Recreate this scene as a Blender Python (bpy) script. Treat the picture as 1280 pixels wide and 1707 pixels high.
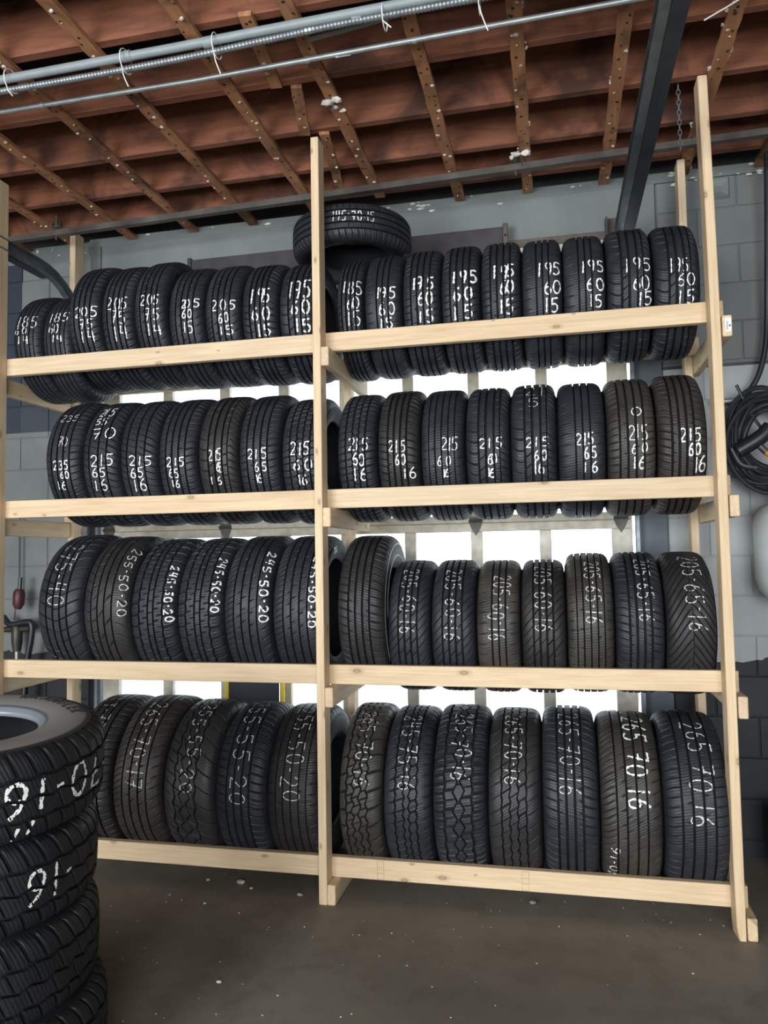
import bpy, bmesh, math, random
import numpy as np
from mathutils import Matrix, Vector
random.seed(7)
RNG = np.random.RandomState(11)
scene = bpy.context.scene
for o in list(bpy.data.objects):
    bpy.data.objects.remove(o)
PI = math.pi

# ------------------------------------------------------------------ camera
CAM = Vector((1.0661, -3.3398, 1.5380))
PITCH, YAW, ROLL, FPX = 0.0567617, 0.2185350, -0.0165008, 1280.56
cy, sy, cp, sp = math.cos(YAW), math.sin(YAW), math.cos(PITCH), math.sin(PITCH)
fwd = Vector((-sy * cp, cy * cp, sp))
r0 = Vector((cy, sy, 0)); u0 = r0.cross(fwd)
rt = r0 * math.cos(ROLL) + u0 * math.sin(ROLL)
up = u0 * math.cos(ROLL) - r0 * math.sin(ROLL)
cd = bpy.data.cameras.new('camera')
cam = bpy.data.objects.new('camera', cd)
scene.collection.objects.link(cam)
cam.matrix_world = Matrix(((rt.x, up.x, -fwd.x, CAM.x), (rt.y, up.y, -fwd.y, CAM.y), (rt.z, up.z, -fwd.z, CAM.z), (0, 0, 0, 1)))
cd.sensor_fit = 'HORIZONTAL'; cd.sensor_width = 36.0; cd.lens = 36.0 * FPX / 1280.0
cd.clip_start = 0.05
scene.camera = cam

# ------------------------------------------------------------------ world, lights, exposure
world = bpy.data.worlds.new('world'); scene.world = world; world.use_nodes = True
bg = world.node_tree.nodes['Background']
bg.inputs['Color'].default_value = (0.90, 0.96, 1.0, 1); bg.inputs['Strength'].default_value = 3.4
def area(name, loc, target, sx, sz, power, color):
    l = bpy.data.lights.new(name, 'AREA'); l.shape = 'RECTANGLE'; l.size = sx; l.size_y = sz
    l.energy = power; l.color = color
    o = bpy.data.objects.new(name, l); scene.collection.objects.link(o)
    o.location = loc
    o.rotation_euler = (Vector(target) - Vector(loc)).to_track_quat('-Z', 'Y').to_euler()
    return o
# daylight through the open bay doors behind the photographer
area('bay_daylight', (-2.6, -7.3, 1.75), (-2.0, 0, 1.5), 3.4, 3.0, 350, (0.93, 0.97, 1.0))
area('bay_daylight', (2.2, -7.3, 1.75), (2.0, 0, 1.5), 3.0, 3.0, 210, (0.93, 0.97, 1.0))
scene.view_settings.view_transform = 'Standard'
scene.view_settings.look = 'None'
scene.view_settings.gamma = 1.0
scene.view_settings.exposure = 0.35
scene.view_settings.use_curve_mapping = False

# ------------------------------------------------------------------ material helpers
def new_mat(name):
    m = bpy.data.materials.new(name); m.use_nodes = True
    nt = m.node_tree; nt.nodes.clear()
    out = nt.nodes.new('ShaderNodeOutputMaterial')
    b = nt.nodes.new('ShaderNodeBsdfPrincipled')
    nt.links.new(b.outputs[0], out.inputs[0])
    return m, nt, b
def nd(nt, t, **kw):
    n = nt.nodes.new(t)
    for k, v in kw.items():
        if k in n.inputs.keys() if isinstance(k, str) else False: n.inputs[k].default_value = v
        else: setattr(n, k, v)
    return n
def ramp(nt, src, stops):
    r = nt.nodes.new('ShaderNodeValToRGB'); nt.links.new(src, r.inputs[0])
    e = r.color_ramp.elements
    while len(e) < len(stops): e.new(0.5)
    for el, (p, c) in zip(e, stops):
        el.position = p; el.color = (c[0], c[1], c[2], 1) if len(c) == 3 else c
    return r.outputs[0]
def mixc(nt, f, a, b, mode='MIX'):
    m = nt.nodes.new('ShaderNodeMix'); m.data_type = 'RGBA'; m.blend_type = mode
    for i, s in ((0, f), (6, a), (7, b)):
        if hasattr(s, 'links') or hasattr(s, 'is_linked'): nt.links.new(s, m.inputs[i])
        elif i == 0: m.inputs[0].default_value = s
        else: m.inputs[i].default_value = (s[0], s[1], s[2], 1)
    return m.outputs[2]
def mth(nt, op, a, b=0.0):
    m = nt.nodes.new('ShaderNodeMath'); m.operation = op
    for i, s in ((0, a), (1, b)):
        if hasattr(s, 'is_linked'): nt.links.new(s, m.inputs[i])
        else: m.inputs[i].default_value = s
    return m.outputs[0]
def coords(nt, kind='Object', scale=(1, 1, 1), rand=False):
    tc = nt.nodes.new('ShaderNodeTexCoord'); mp = nt.nodes.new('ShaderNodeMapping')
    nt.links.new(tc.outputs[kind], mp.inputs[0]); mp.inputs['Scale'].default_value = scale
    if rand:
        oi = nt.nodes.new('ShaderNodeObjectInfo')
        v = nt.nodes.new('ShaderNodeCombineXYZ')
        for k in range(3): nt.links.new(mth(nt, 'MULTIPLY', oi.outputs['Random'], 37.0 + 11 * k), v.inputs[k])
        nt.links.new(v.outputs[0], mp.inputs['Location'])
    return mp.outputs[0]
def noise(nt, vec, scale, detail=4, rough=0.55, dist=0.0):
    n = nt.nodes.new('ShaderNodeTexNoise'); nt.links.new(vec, n.inputs['Vector'])
    n.inputs['Scale'].default_value = scale; n.inputs['Detail'].default_value = detail
    n.inputs['Roughness'].default_value = rough; n.inputs['Distortion'].default_value = dist
    return n.outputs[0]
def bump(nt, b, h, strength, dist=0.01):
    n = nt.nodes.new('ShaderNodeBump'); nt.links.new(h, n.inputs['Height'])
    n.inputs['Strength'].default_value = strength; n.inputs['Distance'].default_value = dist
    nt.links.new(n.outputs[0], b.inputs['Normal'])
def simple(name, col, rough=0.6, metal=0.0, var=0.0, scale=12, bmp=0.0):
    m, nt, b = new_mat(name)
    b.inputs['Roughness'].default_value = rough; b.inputs['Metallic'].default_value = metal
    v = coords(nt, 'Object', rand=True)
    f = noise(nt, v, scale, 5)
    lo = tuple(c * (1 - var) for c in col); hi = tuple(min(1, c * (1 + var)) for c in col)
    nt.links.new(ramp(nt, f, [(0.3, lo), (0.7, hi)]), b.inputs['Base Color'])
    if bmp: bump(nt, b, f, bmp)
    return m

def wood_mat(name, light, dark, knotc, axis, rough=0.65, knots=True, spec=0.3):
    """grain runs along the long local axis; knots scattered"""
    m, nt, b = new_mat(name)
    s = [14, 14, 14]; s[axis] = 0.9
    v = coords(nt, 'Object', tuple(s), rand=True)
    g = noise(nt, v, 3.2, 5, 0.6, 0.6)
    col = ramp(nt, g, [(0.30, dark), (0.5, tuple((a + c) / 2 for a, c in zip(light, dark))), (0.72, light)])
    s2 = [60, 60, 60]; s2[axis] = 2.0
    g2 = noise(nt, coords(nt, 'Object', tuple(s2), rand=True), 2.0, 3)
    col = mixc(nt, 0.25, col, ramp(nt, g2, [(0.35, tuple(c * 0.82 for c in dark)), (0.65, light)]))
    oi = nt.nodes.new('ShaderNodeObjectInfo')
    tone = ramp(nt, oi.outputs['Random'], [(0, (0.90, 0.90, 0.92)), (0.5, (1, 0.98, 0.95)), (1, (0.97, 0.94, 0.90))])
    col = mixc(nt, 1.0, col, tone, 'MULTIPLY')
    if knots:
        sx = nt.nodes.new('ShaderNodeSeparateXYZ'); nt.links.new(coords(nt, 'Object', rand=True), sx.inputs[0])
        o1, o2 = [k for k in range(3) if k != axis]
        cb = nt.nodes.new('ShaderNodeCombineXYZ')
        nt.links.new(mth(nt, 'MULTIPLY', sx.outputs[axis], 3.4), cb.inputs[0])
        nt.links.new(mth(nt, 'MULTIPLY', mth(nt, 'ADD', sx.outputs[o1], sx.outputs[o2]), 7.5), cb.inputs[1])
        vo = nt.nodes.new('ShaderNodeTexVoronoi'); vo.voronoi_dimensions = '2D'; vo.inputs['Scale'].default_value = 1.0
        nt.links.new(cb.outputs[0], vo.inputs['Vector'])
        gate = nt.nodes.new('ShaderNodeSeparateColor'); nt.links.new(vo.outputs['Color'], gate.inputs[0])
        size = mth(nt, 'ADD', mth(nt, 'MULTIPLY', gate.outputs[1], 0.9), 0.35)
        dd = mth(nt, 'DIVIDE', vo.outputs['Distance'], size)
        kf = ramp(nt, dd, [(0.0, (.55,) * 3), (0.028, (0.35,) * 3), (0.040, (0.95,) * 3), (0.055, (0.30,) * 3), (0.13, (0, 0, 0))])
        kf = mth(nt, 'MULTIPLY', kf, mth(nt, 'GREATER_THAN', gate.outputs[0], 0.25))
        col = mixc(nt, kf, col, knotc)
    nt.links.new(col, b.inputs['Base Color'])
    b.inputs['Roughness'].default_value = rough
    b.inputs['Specular IOR Level'].default_value = spec
    bump(nt, b, g, 0.15, 0.003)
    return m

# ------------------------------------------------------------------ materials
PINE_L, PINE_D, KNOT = (0.73, 0.58, 0.40), (0.57, 0.415, 0.255), (0.16, 0.07, 0.03)
M = {}
M['pine_x'] = wood_mat('pine_along_x', PINE_L, PINE_D, KNOT, 0)
M['pine_y'] = wood_mat('pine_along_y', PINE_L, PINE_D, KNOT, 1)
M['pine_z'] = wood_mat('pine_along_z', PINE_L, PINE_D, KNOT, 2)

def old_wood(name, a, b_, axis):
    m, nt, b = new_mat(name)
    s = [10, 10, 10]; s[axis] = 1.2
    g = noise(nt, coords(nt, 'Object', tuple(s), rand=True), 2.4, 6, 0.65, 0.8)
    col = ramp(nt, g, [(0.28, b_), (0.55, tuple((x + y) / 2 for x, y in zip(a, b_))), (0.8, a)])
    st = noise(nt, coords(nt, 'Object', (1.6, 1.6, 1.6), rand=True), 1.5, 5, 0.6, 0.9)
    col = mixc(nt, ramp(nt, st, [(0.50, (0, 0, 0)), (0.64, (0.8, 0.8, 0.8))]), col, tuple(c * 0.25 for c in b_))
    nt.links.new(col, b.inputs['Base Color']); b.inputs['Roughness'].default_value = 0.75
    bump(nt, b, g, 0.3, 0.004)
    return m
M['joist'] = old_wood('red_brown_joist_wood', (0.33, 0.118, 0.056), (0.12, 0.040, 0.022), 0)
M['strip'] = old_wood('old_furring_wood', (0.50, 0.235, 0.105), (0.24, 0.10, 0.046), 1)
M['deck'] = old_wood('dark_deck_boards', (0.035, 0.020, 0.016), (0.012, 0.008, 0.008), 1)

def rubber(name, col, dust):
    m, nt, b = new_mat(name)
    v = coords(nt, 'Object', rand=True)
    f = noise(nt, v, 7, 6, 0.6)
    c = ramp(nt, f, [(0.35, col), (0.75, dust)])
    at = nt.nodes.new('ShaderNodeAttribute'); at.attribute_name = 'groove_shade'     # shade in grooves and slots painted near black over the dusty rubber
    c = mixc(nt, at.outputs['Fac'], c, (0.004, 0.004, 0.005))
    nt.links.new(c, b.inputs['Base Color'])
    fr = noise(nt, v, 25, 3)
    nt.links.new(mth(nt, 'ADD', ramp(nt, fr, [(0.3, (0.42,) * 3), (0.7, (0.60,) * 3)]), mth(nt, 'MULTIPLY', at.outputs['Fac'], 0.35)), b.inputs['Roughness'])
    b.inputs['Specular IOR Level'].default_value = 0.38
    uv = nt.nodes.new('ShaderNodeUVMap'); uv.uv_map = 'UVMap'
    w = nt.nodes.new('ShaderNodeTexWave'); w.wave_type = 'BANDS'; w.bands_direction = 'X'
    nt.links.new(uv.outputs[0], w.inputs['Vector']); w.inputs['Scale'].default_value = 26.0
    w.inputs['Distortion'].default_value = 1.5; w.inputs['Detail'].default_value = 1.0
    h = mth(nt, 'ADD', w.outputs['Fac'], mth(nt, 'MULTIPLY', noise(nt, v, 90, 2), 0.5))
    bump(nt, b, h, 0.35, 0.002)
    return m
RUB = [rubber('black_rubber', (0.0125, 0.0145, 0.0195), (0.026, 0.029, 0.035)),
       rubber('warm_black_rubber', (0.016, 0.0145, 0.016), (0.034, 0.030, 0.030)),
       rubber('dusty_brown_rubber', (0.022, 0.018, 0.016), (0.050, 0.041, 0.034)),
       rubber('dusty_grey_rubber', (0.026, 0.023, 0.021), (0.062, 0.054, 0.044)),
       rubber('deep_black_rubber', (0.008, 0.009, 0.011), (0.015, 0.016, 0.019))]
def sidewall_mat():
    m, nt, b = new_mat('sidewall_rubber')
    f = noise(nt, coords(nt, 'Object', rand=True), 9, 5)
    nt.links.new(ramp(nt, f, [(0.3, (0.011, 0.012, 0.016)), (0.7, (0.022, 0.023, 0.028))]), b.inputs['Base Color'])
    b.inputs['Roughness'].default_value = 0.62
    b.inputs['Specular IOR Level'].default_value = 0.25
    bump(nt, b, noise(nt, coords(nt, 'Object'), 60, 2), 0.1, 0.002)
    return m
M['sidewall'] = sidewall_mat()
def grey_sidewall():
    m, nt, b = new_mat('sidewall_rubber_painted_sheen')
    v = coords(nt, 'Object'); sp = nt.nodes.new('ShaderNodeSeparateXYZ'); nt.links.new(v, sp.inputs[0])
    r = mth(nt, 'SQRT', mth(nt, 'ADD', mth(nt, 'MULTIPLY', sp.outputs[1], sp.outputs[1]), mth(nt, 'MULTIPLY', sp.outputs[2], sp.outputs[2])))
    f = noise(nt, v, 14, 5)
    col = ramp(nt, r, [(0.218, (0.24, 0.27, 0.30)), (0.224, (0.05, 0.05, 0.055)), (0.236, (0.27, 0.262, 0.25)), (0.338, (0.24, 0.232, 0.222)), (0.342, (0.020, 0.020, 0.022))])  # window light on the sidewall and bead highlight painted as bands by radius
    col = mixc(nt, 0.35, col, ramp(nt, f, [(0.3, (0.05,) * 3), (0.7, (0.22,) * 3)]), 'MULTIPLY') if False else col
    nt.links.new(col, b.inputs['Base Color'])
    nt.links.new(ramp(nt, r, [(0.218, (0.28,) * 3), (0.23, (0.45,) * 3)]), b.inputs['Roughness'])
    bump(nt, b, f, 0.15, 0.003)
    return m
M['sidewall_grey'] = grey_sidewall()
M['paint'] = simple('white_paint_marker', (0.80, 0.80, 0.76), 0.6, 0, 0.15, 60)
M['paint_thin'] = simple('faded_white_marker', (0.62, 0.61, 0.57), 0.6, 0, 0.3, 60)
M['letter'] = simple('moulded_black_lettering', (0.02, 0.02, 0.02), 0.4)
M['white_letter'] = simple('raised_white_lettering', (0.7, 0.7, 0.68), 0.5)

def block_mat():
    m, nt, b = new_mat('grey_painted_block')
    geo = nt.nodes.new('ShaderNodeNewGeometry'); sep = nt.nodes.new('ShaderNodeSeparateXYZ')
    nt.links.new(geo.outputs['Position'], sep.inputs[0])
    n1 = noise(nt, geo.outputs['Position'], 3.0, 5)
    n2 = noise(nt, geo.outputs['Position'], 40, 3)
    base = ramp(nt, n1, [(0.3, (0.115, 0.127, 0.125)), (0.7, (0.160, 0.170, 0.163))])
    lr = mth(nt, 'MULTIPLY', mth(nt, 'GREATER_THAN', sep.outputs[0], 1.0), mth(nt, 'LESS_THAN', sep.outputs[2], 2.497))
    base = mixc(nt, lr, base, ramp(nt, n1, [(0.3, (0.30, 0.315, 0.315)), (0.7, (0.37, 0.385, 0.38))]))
    # black dado paint with a ragged brushed edge, right and left heights
    z = mth(nt, 'ADD', sep.outputs[2], mth(nt, 'MULTIPLY', mth(nt, 'SUBTRACT', n1, 0.5), 0.22))
    low = mth(nt, 'LESS_THAN', z, 0.985)
    col = mixc(nt, low, base, (0.004, 0.005, 0.008))
    # navy patch high on the left end
    zl = mth(nt, 'MULTIPLY', mth(nt, 'GREATER_THAN', sep.outputs[2], 2.355), mth(nt, 'LESS_THAN', sep.outputs[2], 2.85))
    xl = mth(nt, 'LESS_THAN', sep.outputs[0], -1.6)
    col = mixc(nt, mth(nt, 'MULTIPLY', zl, xl), col, (0.034, 0.042, 0.054))
    x2 = mth(nt, 'LESS_THAN', sep.outputs[0], -2.235)
    z2 = mth(nt, 'MULTIPLY', mth(nt, 'GREATER_THAN', sep.outputs[2], 2.355), mth(nt, 'LESS_THAN', sep.outputs[2], 3.45))
    col = mixc(nt, mth(nt, 'MULTIPLY', x2, z2), col, (0.018, 0.026, 0.042))
    # flaked paint showing white along the top course
    fl = noise(nt, geo.outputs['Position'], 14, 4, 0.7)
    top = mth(nt, 'MULTIPLY', mth(nt, 'GREATER_THAN', sep.outputs[2], 3.44), mth(nt, 'GREATER_THAN', fl, 0.66))
    col = mixc(nt, top, col, (0.62, 0.62, 0.58))
    nt.links.new(col, b.inputs['Base Color']); b.inputs['Roughness'].default_value = 0.62
    bump(nt, b, mth(nt, 'ADD', n2, mth(nt, 'MULTIPLY', n1, 0.6)), 0.25, 0.004)
    return m
M['block'] = block_mat()
M['mortar'] = M['block']
M['lintel'] = simple('grey_painted_lintel', (0.155, 0.172, 0.166), 0.6, 0, 0.14, 4, 0.12)
M['jamb'] = simple('dark_steel_jamb', (0.030, 0.038, 0.050), 0.5, 0.2, 0.3, 6)
M['jamb_grey'] = simple('grey_blue_painted_jamb', (0.085, 0.105, 0.125), 0.55, 0, 0.2, 6)
M['door'] = simple('weathered_aluminium_door', (0.44, 0.415, 0.35), 0.55, 0.15, 0.22, 18, 0.08)
M['track'] = simple('galvanised_track', (0.15, 0.17, 0.19), 0.42, 0.65, 0.35, 9)
M['dark_track'] = simple('dark_angle_iron', (0.035, 0.042, 0.052), 0.5, 0.4, 0.25, 9)
M['bar'] = simple('grey_steel_bar', (0.10, 0.088, 0.078), 0.5, 0.5, 0.4, 7)
M['conduit'] = simple('galvanised_conduit', (0.34, 0.36, 0.36), 0.42, 0.55, 0.15, 20)
M['pvc'] = simple('grey_conduit', (0.22, 0.25, 0.26), 0.5, 0.0, 0.12, 10)
M['flex'] = simple('flexible_steel_conduit', (0.24, 0.26, 0.27), 0.4, 0.6, 0.2, 20)
M['tie'] = simple('white_nylon', (0.75, 0.75, 0.72), 0.5)
M['black'] = simple('black_rubber_hose', (0.014, 0.016, 0.020), 0.42, 0, 0.2)
M['tank'] = simple('off_white_tank_enamel', (0.52, 0.55, 0.54), 0.42, 0, 0.1, 5)
M['brass'] = simple('aged_brass', (0.05, 0.047, 0.036), 0.5, 0.5, 0.3)
M['red'] = simple('red_valve_cap', (0.06, 0.010, 0.018), 0.5)
M['yellow'] = simple('yellow_enamel', (0.72, 0.52, 0.03), 0.45)
M['orange'] = simple('orange_plug', (0.55, 0.22, 0.03), 0.5)
M['navy'] = simple('black_navy_board', (0.012, 0.017, 0.026), 0.6, 0, 0.2)
M['darkboard'] = simple('dark_brown_rubber_board', (0.040, 0.034, 0.036), 0.7, 0, 0.3, 10, 0.1)
M['brownboard'] = simple('brown_stop_board', (0.10, 0.08, 0.065), 0.7, 0, 0.3, 10, 0.1)
M['plaster'] = simple('white_plaster', (0.62, 0.60, 0.55), 0.8, 0, 0.3, 30, 0.3)
M['nail'] = simple('nail_and_plaster_bits', (0.55, 0.50, 0.42), 0.6, 0.1, 0.4, 40)
M['hole'] = simple('dark_nail_holes', (0.03, 0.015, 0.01), 0.9)
M['sticker'] = simple('white_sticker', (0.78, 0.80, 0.82), 0.5)
M['ink'] = simple('black_ink', (0.03, 0.03, 0.035), 0.6)
M['chain'] = simple('steel_chain', (0.25, 0.26, 0.27), 0.4, 0.7)
M['white_wall'] = simple('plain_painted_wall', (0.07, 0.07, 0.07), 0.8, 0, 0.1, 3)
M['ground'] = simple('pale_outdoor_concrete', (0.55, 0.56, 0.57), 0.9, 0, 0.1, 2)
M['chip'] = simple('pale_wood_chip', (0.42, 0.33, 0.24), 0.8, 0, 0.2, 30)
M['stone'] = simple('grey_grit', (0.20, 0.18, 0.16), 0.8, 0, 0.3, 30)
M['cleat'] = simple('plaster_drip', (0.5, 0.47, 0.42), 0.8, 0, 0.3, 30, 0.2)

def floor_mat():
    m, nt, b = new_mat('worn_concrete_floor')
    v = coords(nt, 'Object')
    a = noise(nt, v, 1.4, 6, 0.6, 0.4); c = noise(nt, v, 6.0, 6, 0.65, 0.3); d = noise(nt, v, 45, 3)
    col = ramp(nt, a, [(0.3, (0.150, 0.128, 0.098)), (0.55, (0.200, 0.174, 0.138)), (0.75, (0.235, 0.208, 0.172))])
    col = mixc(nt, ramp(nt, c, [(0.5, (0, 0, 0)), (0.72, (0.55,) * 3)]), col, (0.115, 0.090, 0.066))
    col = mixc(nt, ramp(nt, d, [(0.70, (0, 0, 0)), (0.76, (0.35,) * 3)]), col, (0.34, 0.32, 0.29))
    nt.links.new(col, b.inputs['Base Color'])
    nt.links.new(ramp(nt, c, [(0.3, (0.50,) * 3), (0.7, (0.72,) * 3)]), b.inputs['Roughness'])
    bump(nt, b, mth(nt, 'ADD', d, c), 0.12, 0.003)
    return m
M['floor'] = floor_mat()
def glass_mat():
    m, nt, b = new_mat('clear_window_pane')
    nt.nodes.remove(b)
    out = [n for n in nt.nodes if n.type == 'OUTPUT_MATERIAL'][0]
    t = nt.nodes.new('ShaderNodeBsdfTransparent'); g = nt.nodes.new('ShaderNodeBsdfGlossy')
    t.inputs[0].default_value = (0.93, 0.96, 0.97, 1); g.inputs['Roughness'].default_value = 0.05
    mx = nt.nodes.new('ShaderNodeMixShader'); mx.inputs[0].default_value = 0.06
    nt.links.new(t.outputs[0], mx.inputs[1]); nt.links.new(g.outputs[0], mx.inputs[2])
    nt.links.new(mx.outputs[0], out.inputs[0])
    return m
M['glass'] = glass_mat()

# ------------------------------------------------------------------ object helpers
COL = scene.collection
def empty(name, loc=(0, 0, 0), parent=None):
    o = bpy.data.objects.new(name, None); COL.objects.link(o); o.location = loc
    o.empty_display_size = 0.1
    if parent: o.parent = parent
    return o
def tag(o, label=None, cat=None, group=None, kind=None):
    if label: o['label'] = label
    if cat: o['category'] = cat
    if group: o['group'] = group
    if kind: o['kind'] = kind
    return o
def link(name, me, parent=None, loc=(0, 0, 0), rot=(0, 0, 0)):
    o = bpy.data.objects.new(name, me); COL.objects.link(o)
    o.location = loc; o.rotation_euler = rot
    if parent: o.parent = parent
    return o
_box = {}
def box_mesh(dx, dy, dz, mat, bev=0.0):
    key = (round(dx, 5), round(dy, 5), round(dz, 5), mat.name, bev)
    if key in _box: return _box[key]
    bm = bmesh.new(); bmesh.ops.create_cube(bm, size=1.0)
    for v in bm.verts: v.co = Vector((v.co.x * dx, v.co.y * dy, v.co.z * dz))
    if bev: bmesh.ops.bevel(bm, geom=bm.edges[:], offset=bev, segments=2 if bev > 0.003 else 1, affect='EDGES', profile=0.5)
    me = bpy.data.meshes.new('box'); bm.to_mesh(me); bm.free(); me.materials.append(mat)
    _box[key] = me
    return me
def box(name, x0, x1, y0, y1, z0, z1, mat, parent=None, bev=0.0, off=(0, 0, 0)):
    """box between world limits; off = world position of the parent"""
    me = box_mesh(x1 - x0, y1 - y0, z1 - z0, mat, bev)
    return link(name, me, parent, ((x0 + x1) / 2 - off[0], (y0 + y1) / 2 - off[1], (z0 + z1) / 2 - off[2]))
def struct(o): o['kind'] = 'structure'; return o
def tube_bm(bm, pts, r, n=10, caps=True, radii=None):
    pts = [Vector(p) for p in pts]
    rings = []
    prev = None
    for i, p in enumerate(pts):
        t = (pts[min(i + 1, len(pts) - 1)] - pts[max(i - 1, 0)]).normalized()
        if prev is None:
            a = Vector((0, 0, 1)) if abs(t.z) < 0.9 else Vector((1, 0, 0))
            u = t.cross(a).normalized()
        else:
            u = (prev - t * prev.dot(t)).normalized()
        prev = u; w = t.cross(u)
        rr = radii[i] if radii else r
        rings.append([bm.verts.new(p + (u * math.cos(2 * PI * k / n) + w * math.sin(2 * PI * k / n)) * rr) for k in range(n)])
    for a, b in zip(rings, rings[1:]):
        for k in range(n):
            bm.faces.new((a[k], a[(k + 1) % n], b[(k + 1) % n], b[k]))
    if caps:
        bm.faces.new(rings[0][::-1]); bm.faces.new(rings[-1])
def bm_obj(name, bm, mat, parent=None, smooth=True, loc=(0, 0, 0)):
    bmesh.ops.recalc_face_normals(bm, faces=bm.faces[:])
    me = bpy.data.meshes.new(name); bm.to_mesh(me); bm.free(); me.materials.append(mat)
    if smooth: me.shade_smooth(); me.set_sharp_from_angle(angle=math.radians(40))
    return link(name, me, parent, loc)
def tube(name, pts, r, mat, parent=None, n=10, radii=None):
    bm = bmesh.new(); tube_bm(bm, pts, r, n, True, radii)
    return bm_obj(name, bm, mat, parent)
def smooth_path(pts, n=8):
    """Catmull-Rom through points"""
    P = [Vector(p) for p in pts]; P = [P[0] * 2 - P[1]] + P + [P[-1] * 2 - P[-2]]
    out = []
    for i in range(1, len(P) - 2):
        for k in range(n):
            t = k / n
            a, b, c, d = P[i - 1], P[i], P[i + 1], P[i + 2]
            out.append(0.5 * ((2 * b) + (c - a) * t + (2 * a - 5 * b + 4 * c - d) * t * t + (3 * b - a - 3 * c + d) * t ** 3))
    out.append(P[-2]); return out
def lump(bm, c, r, seed=0, squash=(1, 1, 1)):
    rs = random.Random(seed)
    res = bmesh.ops.create_icosphere(bm, subdivisions=1, radius=r)
    for v in res['verts']:
        v.co = Vector((v.co.x * squash[0], v.co.y * squash[1], v.co.z * squash[2])) * rs.uniform(0.65, 1.25) + Vector(c)
M['hinge'] = simple('dull_hinge_steel', (0.07, 0.068, 0.06), 0.5, 0.4, 0.3, 30)
# ------------------------------------------------------------------ room shell
ZC = 3.54                                   # underside of the joists
WY = 0.90                                   # inner face of the back wall
floor = struct(box('floor', -6.0, 4.0, -7.4, 1.15, -0.1, 0.0, M['floor']))
floor['label'] = 'worn brownish grey concrete floor'
ground = box('outdoor_ground', -14, 14, 1.16, 16, -0.12, -0.02, M['ground']); struct(ground)

ceiling = empty('ceiling', (0, 0, ZC)); struct(ceiling)
JY = [-1.55, -1.17, -0.78, -0.385, 0.0, 0.355, 0.68]       # front faces of the joists
n = 0
for y in range(-18, 0):
    JY.append(-1.55 + 0.39 * y)
for y in JY:
    if y < -7.3: continue
    me = box_mesh(9.8, 0.042, 0.235, M['joist'], 0.003)
    link('joist', me, ceiling, (-1.0, y + 0.021, 0.1175 + random.uniform(-0.004, 0.004)), (0, 0, random.uniform(-0.0012, 0.0012)))
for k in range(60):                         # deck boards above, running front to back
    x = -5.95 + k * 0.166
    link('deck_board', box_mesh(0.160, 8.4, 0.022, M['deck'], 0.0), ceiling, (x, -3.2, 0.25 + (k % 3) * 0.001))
# furring strips nailed under the joists
def furring(x0, y0, x1, y1, z=0.0, w=0.052, seed=0, broken=False):
    L = math.hypot(x1 - x0, y1 - y0)
    bm = bmesh.new(); N = max(6, int(L / 0.06)); rs = random.Random(seed)
    prev = None
    for i in range(N + 1):
        y = -L / 2 + L * i / N
        a = rs.uniform(-0.0025, 0.0025); b = rs.uniform(-0.0025, 0.0025)
        ring = [bm.verts.new((-w / 2 + a, y, -0.010)), bm.verts.new((w / 2 + b, y, -0.010)), bm.verts.new((w / 2 + b, y, 0.009)), bm.verts.new((-w / 2 + a, y, 0.009))]
        if prev:
            for k in range(4): bm.faces.new((prev[k], prev[(k + 1) % 4], ring[(k + 1) % 4], ring[k]))
        else: bm.faces.new(ring[::-1])
        prev = ring
    bm.faces.new(prev)
    o = bm_obj('furring_strip', bm, M['strip'], ceiling, smooth=False)
    o.location = ((x0 + x1) / 2, (y0 + y1) / 2, -0.0095 + z)
    o.rotation_euler = (0, 0, math.atan2(-(x1 - x0), y1 - y0))
    bm = bmesh.new(); bh = bmesh.new()
    y = -L / 2 + 0.05
    while y < L / 2 - 0.03:
        for _ in range(rs.choice((1, 1, 2))):
            px, py = rs.uniform(-w * 0.36, w * 0.36), y + rs.uniform(-0.02, 0.02)
            if rs.random() < 0.3: lump(bm, (px, py, -0.012), rs.uniform(0.004, 0.0095), rs.randint(0, 999), (1.3, 1.1, 0.7))
            else: lump(bh, (px, py, -0.0105), rs.uniform(0.004, 0.0085), rs.randint(0, 999), (1, 1.2, 0.25))
        if seed in (9, 10, 11) and rs.random() < 0.35:       # ragged plaster keys squeezed out at the edges
            sd = rs.choice((-1, 1))
            for q in range(3): lump(bm, (sd * (w / 2 + rs.uniform(0, 0.008)), y + rs.uniform(-.02, .02), rs.uniform(-0.008, 0.006)), rs.uniform(0.004, 0.009), rs.randint(0, 999), (1, 1.3, 1))
        y += rs.uniform(0.045, 0.09)
    e1 = bm_obj('nail_heads', bm, M['nail'], o, smooth=False); e1['kind'] = 'stuff'
    e2 = bm_obj('nail_holes', bh, M['hole'], o, smooth=False); e2['kind'] = 'stuff'
    return o
FX = [-2.58, -2.19, -1.83, -1.44, -1.03, -0.655, -0.235, 0.175, 0.58, 0.98, 1.375, 1.765, 2.16]
for i, x in enumerate(FX):
    furring(x, -3.6, x + random.uniform(0.0, 0.03) - 0.01, WY - 0.03 if i != 7 else 0.72, 0.0, 0.055, i)
furring(0.01, -0.80, -0.03, -0.36, 0.001, 0.05, 41)
furring(0.05, -0.34, -0.03, 0.02, 0.001, 0.05, 42)
furring(0.06, 0.03, -0.02, 0.60, 0.001, 0.045, 43)

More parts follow.
